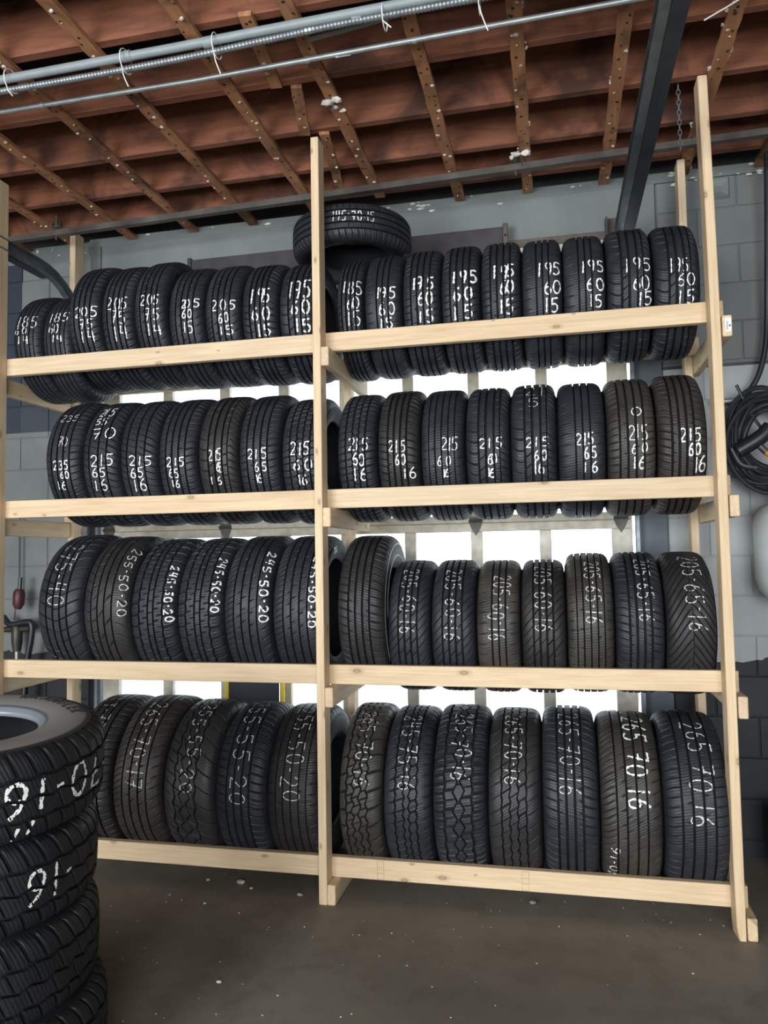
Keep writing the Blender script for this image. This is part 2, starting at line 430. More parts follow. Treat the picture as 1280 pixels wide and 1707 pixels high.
# back wall of painted blocks
wall = empty('wall_back', (0, WY, 0)); struct(wall)
def wbox(name, x0, x1, y0, y1, z0, z1, mat, bev=0.0, parent=None):
    return box(name, x0, x1, y0, y1, z0, z1, mat, parent or wall, bev, (0, WY, 0))
DX0, DX1 = -1.62, 1.462                     # overhead door
wbox('mortar_bed', -6, -1.74, WY + 0.006, WY + 0.2, 0, 3.55, M['mortar'])
wbox('mortar_bed', 1.64, 4, WY + 0.006, WY + 0.2, 0, 3.55, M['mortar'])
for side, xa, xb in ((0, 1.642, 3.2), (1, -3.4, -1.742)):
    r = 0; z = 0.085
    while z < 3.5:
        z1 = min(z + 0.2032, 3.545)
        base = 2.0435 if side == 0 else -2.235
        x = base + (0.2 if r % 2 else 0.0) - 0.4 * 6
        while x < xb:
            a, b = max(x, xa), min(x + 0.4, xb)
            if b - a > 0.03:
                pr = random.uniform(0.0, 0.002)
                wbox('block', a + 0.003, b - 0.003, WY - pr, WY + 0.05, z + 0.003, z1 - 0.003, M['block'], 0.0025)
            x += 0.4
        z += 0.2032; r += 1
wbox('block', 1.642, 3.2, WY, WY + 0.05, 0.0, 0.082, M['block'])
wbox('block', -3.4, -1.742, WY, WY + 0.05, 0.0, 0.082, M['block'])
wbox('lintel', -1.66, 1.498, WY - 0.012, WY + 0.2, 3.266, 3.545, M['lintel'], 0.004)
wbox('lintel', -1.742, -1.668, WY - 0.010, WY + 0.2, 3.0, 3.545, M['lintel'], 0.003)
wbox('lintel', 1.506, 1.636, WY - 0.012, WY + 0.2, 2.95, 3.545, M['lintel'], 0.003)
wbox('plaster_band', -1.742, 4.0, WY - 0.016, WY + 0.01, 3.50, 3.555, M['lintel'], 0.004)
bm = bmesh.new()
for i in range(46):
    x = random.choice((random.uniform(-1.7, 1.6), random.uniform(1.7, 2.3), random.uniform(-0.2, 0.5)))
    lump(bm, (x, -0.017, 3.50 + random.uniform(-0.02, 0.05)), random.uniform(0.004, 0.014), i, (1.6, 0.25, 0.6))
fl = bm_obj('flaked_plaster', bm, M['plaster'], wall, smooth=False); fl['kind'] = 'stuff'
# stamped pyramid patch on one block
bm = bmesh.new()
c0 = [bm.verts.new((sx * 0.055, 0, sz * 0.055)) for sx, sz in ((-1, -1), (1, -1), (1, 1), (-1, 1))]
c1 = [bm.verts.new((sx * 0.048, -0.012, sz * 0.048)) for sx, sz in ((-1, -1), (1, -1), (1, 1), (-1, 1))]
c2 = [bm.verts.new((sx * 0.012, 0.006, sz * 0.012)) for sx, sz in ((-1, -1), (1, -1), (1, 1), (-1, 1))]
for a, b in ((c0, c1), (c1, c2)):
    for k in range(4): bm.faces.new((a[k], a[(k + 1) % 4], b[(k + 1) % 4], b[k]))
bm.faces.new(c2)
bm_obj('wall_anchor_plate', bm, M['lintel'], wall, smooth=False, loc=(1.955, -0.004, 3.437))

# steel jambs each side of the door
struct(box('trim_1', -1.742, -1.665, WY - 0.03, WY + 0.2, 0, 3.0, M['jamb'], None, 0.003))
struct(box('trim_2', 1.50, 1.640, WY - 0.02, WY + 0.2, 0, 2.95, M['jamb_grey'], None, 0.003))
struct(box('trim_3', -1.66, 1.498, WY - 0.03, WY + 0.1, 3.218, 3.264, M['brownboard'], None, 0.003))

# ------------------------------------------------------------------ sectional overhead door, glazed
door = empty('door_1', (-0.08, 0.86, 0)); struct(door)
door['label'] = 'sectional overhead garage door with rows of glazed panes behind the rack'
OFF = (-0.08, 0.86, 0)
def dbox(name, x0, x1, y0, y1, z0, z1, mat, bev=0.0, parent=None, off=OFF): return box(name, x0, x1, y0, y1, z0, z1, mat, parent or door, bev, off)
MU = [-1.56 + 0.3679 * k for k in range(9)]
MU[0] = -1.57
joints = [0.0, 0.49, 1.099, 1.707, 2.316, 2.925, 3.214]
for s in range(6):
    z0, z1 = joints[s] + 0.0004, joints[s + 1] - 0.0004
    sec = empty('door_section', (0, 0, z0), door)
    so = (OFF[0], OFF[1], z0)
    if s in (0, 5):
        dbox('panel', DX0, DX1, 0.86, 0.90, z0, z1, M['door'], 0.003, sec, so)
        dbox('strut', DX0, DX1, 0.845, 0.862, z1 - 0.07, z1 - 0.03, M['door'], 0.003, sec, so)
        continue
    dbox('bottom_rail', DX0, DX1, 0.86, 0.90, z0, z0 + 0.042, M['door'], 0.003, sec, so)
    dbox('top_rail', DX0, DX1, 0.86, 0.90, z1 - 0.046, z1, M['door'], 0.003, sec, so)
    for k, x in enumerate(MU):
        w = 0.031
        a, b = x - w, x + w
        if k == 0: a, b = DX0, -1.515
        if k == 8: a, b = 1.357, DX1
        dbox('stile', a, b, 0.861, 0.899, z0 + 0.042, z1 - 0.046, M['door'], 0.003, sec, so)
    for k in range(8):
        a = MU[k] + 0.031 if k else -1.515
        b = MU[k + 1] - 0.031 if k < 7 else 1.357
        dbox('pane', a, b, 0.878, 0.882, z0 + 0.042, z1 - 0.046, M['glass'], 0, sec, so)
def hinge(x, z, shape=0):
    h = empty('hinge', (x - OFF[0], 0.858 - OFF[1], z), door)
    bm = bmesh.new()
    pl = [(-0.034, 0.035), (0.034, 0.035), (0.036, 0.0), (0.022, -0.035), (0.0, -0.068), (-0.022, -0.035), (-0.036, 0.0)]
    f = [bm.verts.new((a, -0.004, b)) for a, b in pl]; g = [bm.verts.new((a, 0.0, b)) for a, b in pl]
    bm.faces.new(f); bm.faces.new(g[::-1])
    for k in range(len(pl)): bm.faces.new((f[k], g[k], g[(k + 1) % len(pl)], f[(k + 1) % len(pl)]))
    bm_obj('hinge_plate', bm, M['hinge'], h, smooth=False)
    bm = bmesh.new()
    tube_bm(bm, [(-0.036, -0.008, 0.012), (0.036, -0.008, 0.012)], 0.009, 8)
    for a, b in ((-0.018, 0.026), (0.018, 0.026), (0.0, -0.03)): tube_bm(bm, [(a, -0.009, b), (a, -0.003, b)], 0.006, 6)
    bm_obj('hinge_pin', bm, M['hinge'], h, smooth=False)
for z in joints[1:5]:
    for x in (-1.58, -0.82, 0.645, 1.405): hinge(x, z)
# vertical tracks
for x in (-1.645, 1.486):
    s = -1 if x < 0 else 1
    tr = box('trim_4' if x < 0 else 'trim_5', x - 0.012, x + 0.012, 0.825, 0.855, 0.02, 2.9, M['track'], None, 0.003); struct(tr)
    box('track_flange', x + s * 0.010, x + s * 0.016, 0.83, 0.90, 0.02, 2.9, M['dark_track'], tr, 0, (x, 0.84, 1.46))

# side and rear walls of the workshop (outside the frame)
struct(box('wall_left', -6.1, -6.0, -7.4, 1.1, 0, 3.8, M['white_wall']))
struct(box('wall_right', 4.0, 4.1, -7.4, 1.1, 0, 3.8, M['white_wall']))
wr = empty('wall_rear', (0, -7.4, 0)); struct(wr)
for x0, x1, z0, z1 in ((-6, -4.4, 0, 3.8), (-0.8, 0.6, 0, 3.8), (3.8, 4.0, 0, 3.8), (-4.4, -0.8, 3.3, 3.8), (0.6, 3.8, 3.3, 3.8)):
    box('wall_panel', x0, x1, -7.5, -7.4, z0, z1, M['white_wall'], wr, 0, (0, -7.4, 0))
struct(box('gap_light_block', -6, 4, WY + 0.21, WY + 0.26, 3.546, 3.83, M['white_wall']))  # added box closing the gap above the back wall against sky light
struct(box('roof_light_block', -6.2, 4.2, -7.6, 1.3, 3.83, 3.86, M['white_wall']))  # unseen sheet added to stop sky light leaking between the deck boards

# ------------------------------------------------------------------ timber rack
XL, XM, XR = -1.7275, 0.0, 1.7186
PW = 0.038
ZR = {1: 2.592, 2: 1.851, 3: 1.041, 4: 0.178}
rack = empty('tire_rack', (0, 0.39, 0))
tag(rack, 'pale new pine timber rack with four shelves of tires, standing on the concrete floor', 'rack')
RO = (0, 0.39, 0)
def rbox(name, x0, x1, y0, y1, z0, z1, mat, bev=0.004, parent=None, off=RO): return box(name, x0, x1, y0, y1, z0, z1, mat, parent or rack, bev, off)
YB = 0.689
rbox('post', XL, XL + PW, 0, .089, 0, 3.52, M['pine_z'])
rbox('post', XM, XM + PW, 0, .089, 0, 3.500, M['pine_z'])
# right front post: wane at the foot of its left arris
bm = bmesh.new()
prof = [(0, 0.012, 0), (0.05, 0.004, 0), (0.30, 0.0, 0), (1.2, 0.0, 0), (2.4, 0.0, 0), (2.95, 0, -0.005), (3.53, 0.0, -0.014)]
rings = []
for z, cut, dx in prof:
    rings.append([bm.verts.new((XR + dx + cut, 0.003, z)), bm.verts.new((XR + dx + cut + 0.003, 0, z)), bm.verts.new((XR + dx + PW - 0.003, 0, z)), bm.verts.new((XR + dx + PW, 0.003, z)),
                  bm.verts.new((XR + dx + PW, 0.089, z)), bm.verts.new((XR + dx + cut * 0.5, 0.089, z))])
for a, b in zip(rings, rings[1:]):
    for k in range(6): bm.faces.new((a[k], a[(k + 1) % 6], b[(k + 1) % 6], b[k]))
bm.faces.new(rings[0][::-1]); bm.faces.new(rings[-1])
o = bm_obj('post', bm, M['pine_z'], rack, smooth=False, loc=(0, -0.39, 0)); 
rbox('post', XL - 0.02, XL + PW - 0.02, YB, YB + .089, 0, 3.52, M['pine_z'])
rbox('post', XM - 0.045, XM + PW - 0.045, YB, YB + .089, 0, 2.75, M['pine_z'])
rbox('post', XR + 0.004, XR + PW + 0.004, YB, YB + .089, 0, 3.52, M['pine_z'])
for r, z in ZR.items():
    for ya in (.089, .651):
        rbox('rail', XL - 0.018, XM + 0.019, ya, ya + .038, z - .089, z, M['pine_x'])
        rbox('rail', XM + 0.0195, XR + PW + 0.030, ya, ya + .038, z - .089, z, M['pine_x'])
    ye = YB + 0.07
    rbox('cross_member', XL - PW, XL - 0.0003, 0.0, YB - 0.001 if r > 0 else ye, z - .178, z - .0893, M['pine_y'], 0.006)
    rbox('cross_member', XM + PW, XM + 2 * PW, 0.0, ye, z - .178, z - .0893, M['pine_y'], 0.006)
    c = rbox('cross_member', XR + PW + 0.005, XR + 2 * PW + 0.005, 0.0, ye, z - .178, z - .0893, M['pine_y'], 0.006)
    if r == 1:
        st = link('barcode_sticker', box_mesh(0.024, 0.0008, 0.056, M['sticker']), c, (0.003, -(ye) / 2 - 0.0006, 0.003)); st['label'] = 'white barcode sticker'
        for k in range(9):
            link('printed_bar', box_mesh(0.008, 0.0004, 0.0016 if k % 3 else 0.0024, M['ink']), st, (-0.004, -0.0006, -0.018 + k * 0.0042))
        link('printed_mark', box_mesh(0.006, 0.0004, 0.008, M['ink']), st, (0.006, -0.0006, -0.004))

# finger joints in the bottom rail
for x in (0.262, 0.90):
    bm = bmesh.new()
    for k in range(4):
        zz = 0.094 + k * 0.026
        if k < 4: bmesh.ops.create_cube(bm, size=1, matrix=Matrix.Translation((x, 0.0887, zz)) @ Matrix.Diagonal((0.030, 0.0006, 0.0012, 1)))
    for dx in (-0.015, 0.015):
        bmesh.ops.create_cube(bm, size=1, matrix=Matrix.Translation((x + dx, 0.0887, 0.133)) @ Matrix.Diagonal((0.0012, 0.0006, 0.078, 1)))
    o = bm_obj('finger_joint', bm, simple('joint_line', (0.30, 0.19, 0.10), 0.8), rack, smooth=False, loc=(0, -0.39, 0)); o['kind'] = 'stuff'

# ------------------------------------------------------------------ tires
NU = 480
def tri(x): return 2 * np.abs(2 * (x - np.floor(x + 0.5))) - 1
def G(c, w, amp=0.0, n=0, ph=0.0): return (c, w, amp, n, ph)
# grooves: centre (fraction of half tread), width m, zigzag amplitude, zigzags round the tire, phase
# slots: rib index, period in columns, phase, columns wide, depth, from, to (fraction across the rib)
PATTERNS = {
 'rib4': dict(g=[G(-.56, .009), G(-.19, .010), G(.19, .010), G(.56, .009)], off=('lin', .06),
              s=[(0, 8, 0, 1, .005, 0, .8), (4, 8, 3, 1, .005, .2, 1), (1, 16, 2, 1, .003, .5, 1), (3, 16, 6, 1, .003, 0, .5)]),
 'rib5': dict(g=[G(-.66, .006), G(-.34, .007), G(0, .007), G(.34, .007), G(.66, .006)], off=('lin', .04),
              s=[(0, 10, 0, 1, .004, 0, .7), (5, 10, 5, 1, .004, .3, 1), (1, 20, 0, 1, .003, .4, 1), (4, 20, 9, 1, .003, 0, .6)]),
 'rib4d': dict(g=[G(-.54, .008), G(-.18, .009), G(.2, .009), G(.56, .008)], off=('lin', .16),
               s=[(0, 6, 0, 1, .004, 0, .85), (1, 12, 0, 1, .004, .35, 1), (2, 12, 4, 1, .003, 0, .5), (3, 12, 8, 1, .004, 0, .6), (4, 10, 3, 1, .004, .3, 1)]),
 'rib4s': dict(g=[G(-.50, .010), G(-.17, .011), G(.17, .011), G(.50, .010)], off=('lin', -.08),
               s=[(0, 8, 0, 1, .006, 0, .9), (4, 8, 4, 1, .006, .1, 1), (1, 10, 0, 1, .003, .0, .6), (3, 10, 5, 1, .003, .4, 1)]),
 'sport': dict(g=[G(-.42, .010), G(-.05, .012), G(.36, .010), G(.66, .006)], off=('curve', .22),
               s=[(0, 12, 0, 1, .006, 0, .95), (1, 12, 4, 1, .005, 0, .7), (3, 12, 2, 1, .004, .3, 1), (4, 8, 0, 1, .005, .2, 1)]),
 'plain': dict(g=[G(-.30, .008), G(.05, .008), G(.40, .008)], off=('lin', .05),
               s=[(0, 12, 0, 1, .003, 0, .6), (3, 12, 6, 1, .003, .4, 1)]),
 'zigsipe': dict(g=[G(-.55, .009), G(0.02, .010), G(.52, .009)], off=('lin', -.12), extra=True,
                 s=[(0, 8, 0, 1, .006, 0, 1), (1, 8, 2, 1, .005, .1, .95), (2, 8, 5, 1, .005, .05, .9), (3, 8, 4, 1, .006, 0, 1)]),
 'lug': dict(g=[G(-.56, .009, .02, 60), G(-.18, .008, .03, 60), G(.18, .008, .03, 60), G(.56, .009, .02, 60)], off=('lin', .05),
             s=[(0, 8, 0, 1, .007, 0, 1), (4, 8, 4, 1, .007, 0, 1), (1, 8, 0, 1, .004, 0, 1), (2, 8, 2, 1, .004, 0, 1), (3, 8, 4, 1, .004, 0, 1)]),
 'chev': dict(g=[G(-.52, .010), G(-.17, .010), G(.17, .010), G(.52, .010)], off=('vee', -.13),
              s=[(0, 12, 0, 1, .006, 0, 1), (1, 12, 0, 1, .006, 0, 1), (2, 12, 0, 1, .003, 0, 1), (3, 12, 0, 1, .006, 0, 1), (4, 12, 0, 1, .006, 0, 1)]),
 'curve': dict(g=[G(-.60, .008), G(-.28, .009), G(.05, .009), G(.42, .009)], off=('curve', .30),
               s=[(0, 10, 0, 1, .003, 0, 1), (1, 12, 0, 1, .004, .3, 1), (2, 24, 0, 1, .004, .2, 1), (3, 24, 6, 2, .006, .1, 1), (4, 12, 0, 1, .003, .3, 1)]),
 'block': dict(g=[G(-.58, .010, .02, 40), G(-.14, .009, .0, 0), G(.14, .009, .0, 0), G(.58, .010, .02, 40)], off=('lin', .05),
               s=[(0, 12, 0, 2, .008, 0, 1), (0, 4, 0, 1, .0025, .1, .9), (1, 12, 3, 1, .006, 0, .6), (1, 12, 8, 1, .006, .4, 1), (2, 12, 0, 1, .003, 0, 1),
                  (3, 12, 3, 1, .006, 0, .6), (3, 12, 8, 1, .006, .4, 1), (4, 12, 6, 2, .008, 0, 1), (4, 4, 2, 1, .0025, .1, .9)]),
 'diag': dict(g=[G(-.50, .009), G(-.17, .010), G(.17, .010), G(.50, .009)], off=('lin', .34),
              s=[(0, 10, 0, 1, .005, 0, .8), (1, 15, 0, 1, .006, 0, 1), (2, 15, 5, 1, .005, 0, 1), (3, 15, 10, 1, .006, 0, 1), (4, 10, 5, 1, .005, .2, 1)]),
 'wavy': dict(g=[G(-.50, .008, .05, 30, 0), G(-.20, .007, .10, 30, .25), G(.10, .007, .10, 30, .5), G(.42, .008, .05, 30, .75)], off=('lin', -.20),
              s=[(0, 10, 0, 1, .005, 0, .9), (1, 16, 0, 1, .005, 0, 1), (2, 16, 4, 1, .005, 0, 1), (3, 16, 8, 1, .005, 0, 1), (4, 16, 0, 1, .004, 0, 1)]),
 'cobble': dict(g=[G(-.64, .009, .04, 40, 0), G(-.30, .008, .09, 40, .3), G(.06, .008, .09, 32, .6), G(.42, .008, .07, 40, .1)], off=('lin', .09),
                s=[(0, 16, 0, 2, .008, 0, 1), (1, 16, 5, 1, .007, 0, 1), (1, 16, 12, 1, .006, .0, 1), (2, 16, 0, 1, .007, 0, 1), (2, 16, 8, 1, .007, 0, 1), (3, 16, 4, 1, .007, 0, 1), (3, 16, 11, 1, .006, 0, 1), (4, 16, 8, 2, .008, 0, 1)]),
 'zig': dict(g=[G(-.50, .009, .035, 48, 0), G(-.10, .008, .05, 48, .5), G(.16, .008, .05, 48, .0), G(.50, .009, .035, 48, .5)], off=('lin', .10),
             s=[(0, 10, 0, 1, .003, .5, 1), (1, 10, 0, 1, .005, 0, 1), (3, 10, 5, 1, .005, 0, 1), (4, 10, 3, 2, .005, .75, 1)]),
 'mudat': dict(g=[G(-.58, .012, .03, 30, 0), G(-.14, .009, .10, 30, .0), G(.16, .009, .10, 30, .5), G(.58, .012, .03, 30, .5)], off=('lin', .05),
               s=[(0, 8, 0, 2, .008, 0, 1), (0, 8, 4, 1, .003, .1, .9), (1, 16, 2, 2, .009, 0, 1), (1, 16, 10, 1, .006, 0, .7), (2, 16, 6, 1, .006, 0, 1),
                  (3, 16, 10, 2, .009, 0, 1), (3, 16, 3, 1, .006, .3, 1), (4, 8, 4, 2, .008, 0, 1), (4, 8, 0, 1, .003, .1, .9)]),
 'zigsoft': dict(g=[G(-.52, .008, .02, 40), G(-.17, .007, .04, 40, .5), G(.17, .007, .04, 40, 0), G(.52, .008, .02, 40, .5)], off=('lin', .18),
                 s=[(0, 12, 0, 1, .003, 0, .8), (1, 12, 0, 1, .005, 0, 1), (2, 12, 4, 1, .003, 0, 1), (3, 12, 8, 1, .005, 0, 1), (4, 12, 3, 1, .003, .2, 1)]),
 'vee': dict(g=[G(0.02, .0025, .015, 40)], off=('vee', .42), ribn=9,
             s=[(0, 10, 0, 2, .006, 0, .96), (1, 10, 5, 2, .006, .04, 1)]),
 'truck': dict(g=[G(-.52, .012, .03, 32), G(-.02, .010, .05, 32, .5), G(.50, .012, .03, 32, 0)], off=('lin', .12),
               s=[(0, 10, 0, 2, .009, 0, 1), (1, 15, 3, 1, .007, 0, 1), (2, 15, 9, 1, .007, 0, 1), (3, 10, 5, 2, .009, 0, 1)]),
}
def offs(kind, s):
    k, a = kind
    if k == 'lin': return a * s
    if k == 'vee': return -a * np.abs(s) ** 1.15
    if k == 'curve': return a * np.sin(s * 2.6) * 0.5
    if k == 'wob': return a * np.sin(s * 9.0)
    return 0.0 * s
def crown(R, s):
    s = np.abs(s)
    return R - 0.004 * s ** 2 - 0.014 * s ** 7
def tread_data(pat):
    """stations: list of (kind, rib or groove, t, depth)"""
    g = pat['g']; nr = len(g) + 1; st = []
    for r in range(nr):
        shoulder = r in (0, nr - 1)
        k = pat.get('ribn', 5 if shoulder else 4)
        ts = [i / (k - 1) for i in range(k)]
        for t in ts: st.append(('rib', r, t))
        if r < nr - 1:
            st.append(('gl', r, 0)); st.append(('gr', r, 1))
    return st
def make_tread(R, Wt, Ws, pname):
    p = PATTERNS[pname]; g = p['g']; nr = len(g) + 1
    u = np.arange(NU) / NU
    Lg = []; Rg = []
    for (c, w, amp, n_, ph) in g:
        cc = c + (amp * tri(u * n_ + ph) if n_ else 0 * u)
        hw = w / 2 / Wt
        Lg.append(cc - hw); Rg.append(cc + hw)
    edgeL = [-np.ones(NU)] + Rg; edgeR = Lg + [np.ones(NU)]
    S = []; D = []
    GD = 0.012
    for kind, r, t in tread_data(p):
        if kind == 'rib':
            s = edgeL[r] * (1 - t) + edgeR[r] * t; d = np.zeros(NU)
            for (ri, per, ph, wd, dep, t0, t1) in p['s']:
                if ri == r and t0 - 1e-6 <= t <= t1 + 1e-6:
                    j = (np.arange(NU) - ph) % per
                    d = np.maximum(d, np.where(j < wd, dep, 0))
            S.append(s); D.append(d)
        elif kind == 'gl': S.append(Lg[r] + 0.0012 / Wt); D.append(np.full(NU, GD))
        else: S.append(Rg[r] - 0.0012 / Wt); D.append(np.full(NU, GD))
    S = np.array(S); D = np.array(D)
    V = S * Wt; Rr = crown(R, S) - D
    # rounded shoulder carrying the ends of the slots
    ext = Ws - Wt
    def shoulder(sgn, row):
        rows = []
        for fv, fr in ((0.28, 0.024), (0.52, 0.034), (0.70, 0.044)):
            d = D[row] * (0.9 if fr < 0.03 else 0.6)
            if fr > 0.04: d = d * 0
            rows.append((np.full(NU, sgn * (Wt + ext * fv)), R - fr - d))
        return rows
    lo = shoulder(-1, 0)[::-1]; hi = shoulder(1, -1)
    V = np.vstack([r[0] for r in lo] + [V] + [r[0] for r in hi])
    Rr = np.vstack([r[1] for r in lo] + [Rr] + [r[1] for r in hi])
    sn = V / Wt
    ang = 2 * PI * u[None, :] + offs(p['off'], np.clip(sn, -1.1, 1.1))
    X = V; Y = -Rr * np.cos(ang); Z = Rr * np.sin(ang)
    base = np.vstack([np.full((3, NU), 0)] + [D] + [np.full((3, NU), 0)])
    base[0:3] = D[0][None, :] * 0.7; base[-3:] = D[-1][None, :] * 0.7
    return X, Y, Z, ang, Rr, base
def grid_mesh(name, X, Y, Z, mat, U=None, Vv=None, angle=35, flip=False):
    m, n_ = X.shape
    co = np.stack([X, Y, Z], -1).reshape(-1, 3).astype(np.float32)
    i = np.arange(m - 1)[:, None] * n_; j = np.arange(n_)[None, :]; j2 = (j + 1) % n_
    q = np.stack([i + j, i + j2, i + n_ + j2, i + n_ + j], -1).reshape(-1, 4)
    if not flip: q = q[:, ::-1]
    me = bpy.data.meshes.new(name)
    me.vertices.add(len(co)); me.vertices.foreach_set('co', co.ravel())
    me.loops.add(q.size); me.loops.foreach_set('vertex_index', q.ravel().astype(np.int32))
    me.polygons.add(len(q)); me.polygons.foreach_set('loop_start', (np.arange(len(q)) * 4).astype(np.int32))
    me.polygons.foreach_set('use_smooth', np.ones(len(q), dtype=bool))
    if U is not None:
        uv = me.uv_layers.new(name='UVMap')
        a = np.stack([np.broadcast_to(U, X.shape), Vv], -1).reshape(-1, 2)
        uv.data.foreach_set('uv', a[q.ravel()].astype(np.float32).ravel())
    me.update(calc_edges=True)
    me.materials.append(mat)
    me.set_sharp_from_angle(angle=math.radians(angle))
    return me
def sidewall_mesh(R, Wt, Ws, Rb, sgn, mat):
    ext = Ws - Wt
    mid = (R + Rb) / 2
    prof = [(Wt + ext * 0.70, R - 0.044), (Wt + ext * 0.72, R - 0.048), (Ws * 0.985, R - 0.062), (Ws, mid + 0.012), (Ws * 0.995, mid - 0.004), (Ws * 0.965, Rb + 0.034), (Ws * 0.965 - 0.002, Rb + 0.030), (Ws * 0.90, Rb + 0.017),
            (Ws * 0.85, Rb + 0.009), (Ws * 0.83, Rb + 0.003), (Ws * 0.80, Rb), (Ws * 0.72, Rb - 0.001), (Ws * 0.69, Rb + 0.003), (Ws * 0.72, Rb + 0.012),
            (Ws * 0.86, mid - 0.01), (Ws * 0.90, mid + 0.012), (Ws * 0.84, R - 0.05), (Wt * 0.72, R - 0.030), (Wt * 0.35, R - 0.024), (0, R - 0.023)]
    N = 120
    a = 2 * PI * np.arange(N) / N
    X = np.array([[sgn * v] * N for v, r in prof]); Rr = np.array([r for v, r in prof])[:, None]
    Y = -Rr * np.cos(a)[None, :]; Z = Rr * np.sin(a)[None, :]
    return grid_mesh('sidewall', X, Y, Z, mat, a[None, :] * 0.3, X * 1.0, 60, flip=(sgn < 0))

# handwriting: strokes in a box 0..1 wide, 0..1 tall
def arc(cx, cy_, rx, ry, a0, a1, n_=14):
    return [(cx + rx * math.cos(math.radians(a0 + (a1 - a0) * k / n_)), cy_ + ry * math.sin(math.radians(a0 + (a1 - a0) * k / n_))) for k in range(n_ + 1)]
GL = {
 '0': [arc(.5, .5, .42, .5, 100, 470, 20)],
 '1': [[(.60, 1), (.52, .5), (.42, 0)]],
 '2': [arc(.48, .72, .38, .28, 165, -30, 10) + [(.1, .02), (.95, .0)]],
 '3': [arc(.42, .75, .38, .25, 150, -85, 10) + arc(.42, .26, .42, .26, 85, -150, 12)],
 '4': [[(.25, 1), (.12, .45), (.9, .45)], [(.75, .95), (.72, 0)]],
 '5': [[(.9, 1), (.2, .98), (.15, .56)] + arc(.42, .30, .42, .30, 110, -140, 12)],
 '6': [[(.75, 1), (.35, .75), (.14, .4)] + arc(.48, .27, .36, .27, 165, -195, 16)],
 '7': [[(.08, .97), (.92, 1), (.45, 0)], [(.25, .5), (.85, .52)]],
 '8': [arc(.5, .74, .32, .26, 90, 450, 14), arc(.5, .25, .40, .25, 90, 450, 14)],
 '9': [arc(.48, .72, .36, .27, 0, 360, 14) + [(.8, .4), (.6, 0)]],
 '-': [[(.2, .5), (.8, .5)]], ' ': [],
 'L': [[(.2, 1), (.2, 0), (.85, 0)]], 'T': [[(.05, 1), (.95, 1)], [(.5, 1), (.5, 0)]],
 'W': [[(0, 1), (.25, 0), (.5, .7), (.75, 0), (1, 1)]], 'R': [[(.1, 0), (.1, 1)] + arc(.4, .76, .4, .24, 90, -90, 8) + [(.15, .52), (.9, 0)]],
 'A': [[(.05, 0), (.5, 1), (.95, 0)], [(.25, .35), (.75, .35)]], 'N': [[(.1, 0), (.1, 1), (.9, 0), (.9, 1)]],
 'G': [arc(.5, .5, .42, .5, 50, 330, 14) + [(.9, .45), (.55, .45)]], 'E': [[(.9, 1), (.1, 1), (.1, 0), (.9, 0)], [(.1, .5), (.75, .5)]],
 'S': [arc(.5, .74, .38, .26, 30, 250, 9) + arc(.5, .26, .38, .26, 70, -150, 9)], '/': [[(.2, 0), (.8, 1)]],
}
WIDTH = {'1': .45, '-': .55, ' ': .4, '/': .5}
def layout(text, per_glyph=False):
    """returns strokes in line units: x 0..total, y 0..1, and total"""
    x = 0; out = []
    for ch in text:
        w = WIDTH.get(ch, 1.0)
        jx, jy, sk = random.uniform(-.05, .05), random.uniform(-.06, .06), random.uniform(-.10, .10)
        sc = random.uniform(.90, 1.06)
        glyph = []
        if per_glyph: out.append(glyph)
        else: glyph = out
        for st in GL[ch]:
            glyph.append([(x + (a + jx + sk * (b - .5)) * w, .5 + (b - .5) * sc + jy) for a, b in st])
        x += w + 0.30
    return out, x - 0.30
def resample(st, step):
    P = [Vector((a, b)) for a, b in st]; out = [P[0]]
    for a, b in zip(P, P[1:]):
        L = (b - a).length; k = max(1, int(L / step))
        for i in range(1, k + 1): out.append(a.lerp(b, i / k))
    return out
def depth_at(pname, Wt, ang, v, grooves_only=False):
    """True where the tread has a groove or slot at (ang, v): paint skips it"""
    p = PATTERNS[pname]; s = v / Wt
    if abs(s) > 1.02: return False
    uu = ((ang - float(offs(p['off'], np.array(s)))) / (2 * PI)) % 1.0
    edges = []
    for (c, w, amp, n_, ph) in p['g']:
        cc = c + (amp * float(tri(np.array(uu * n_ + ph))) if n_ else 0)
        hw = w / 2 / Wt + 0.0007 / Wt
        if abs(s - cc) < hw: return True
        edges.append((cc - hw, cc + hw))
    if grooves_only: return False
    r = sum(1 for e in edges if s > e[1])
    a = edges[r - 1][1] if r > 0 else -1; b = edges[r][0] if r < len(edges) else 1
    t = (s - a) / (b - a); j = uu * NU
    for (ri, per, ph, wd, dep, t0, t1) in p['s']:
        if ri == r and dep > 0.0035 and t0 <= t <= t1:
            q = (j - ph + 0.5) % per
            if q < wd: return True
    return False
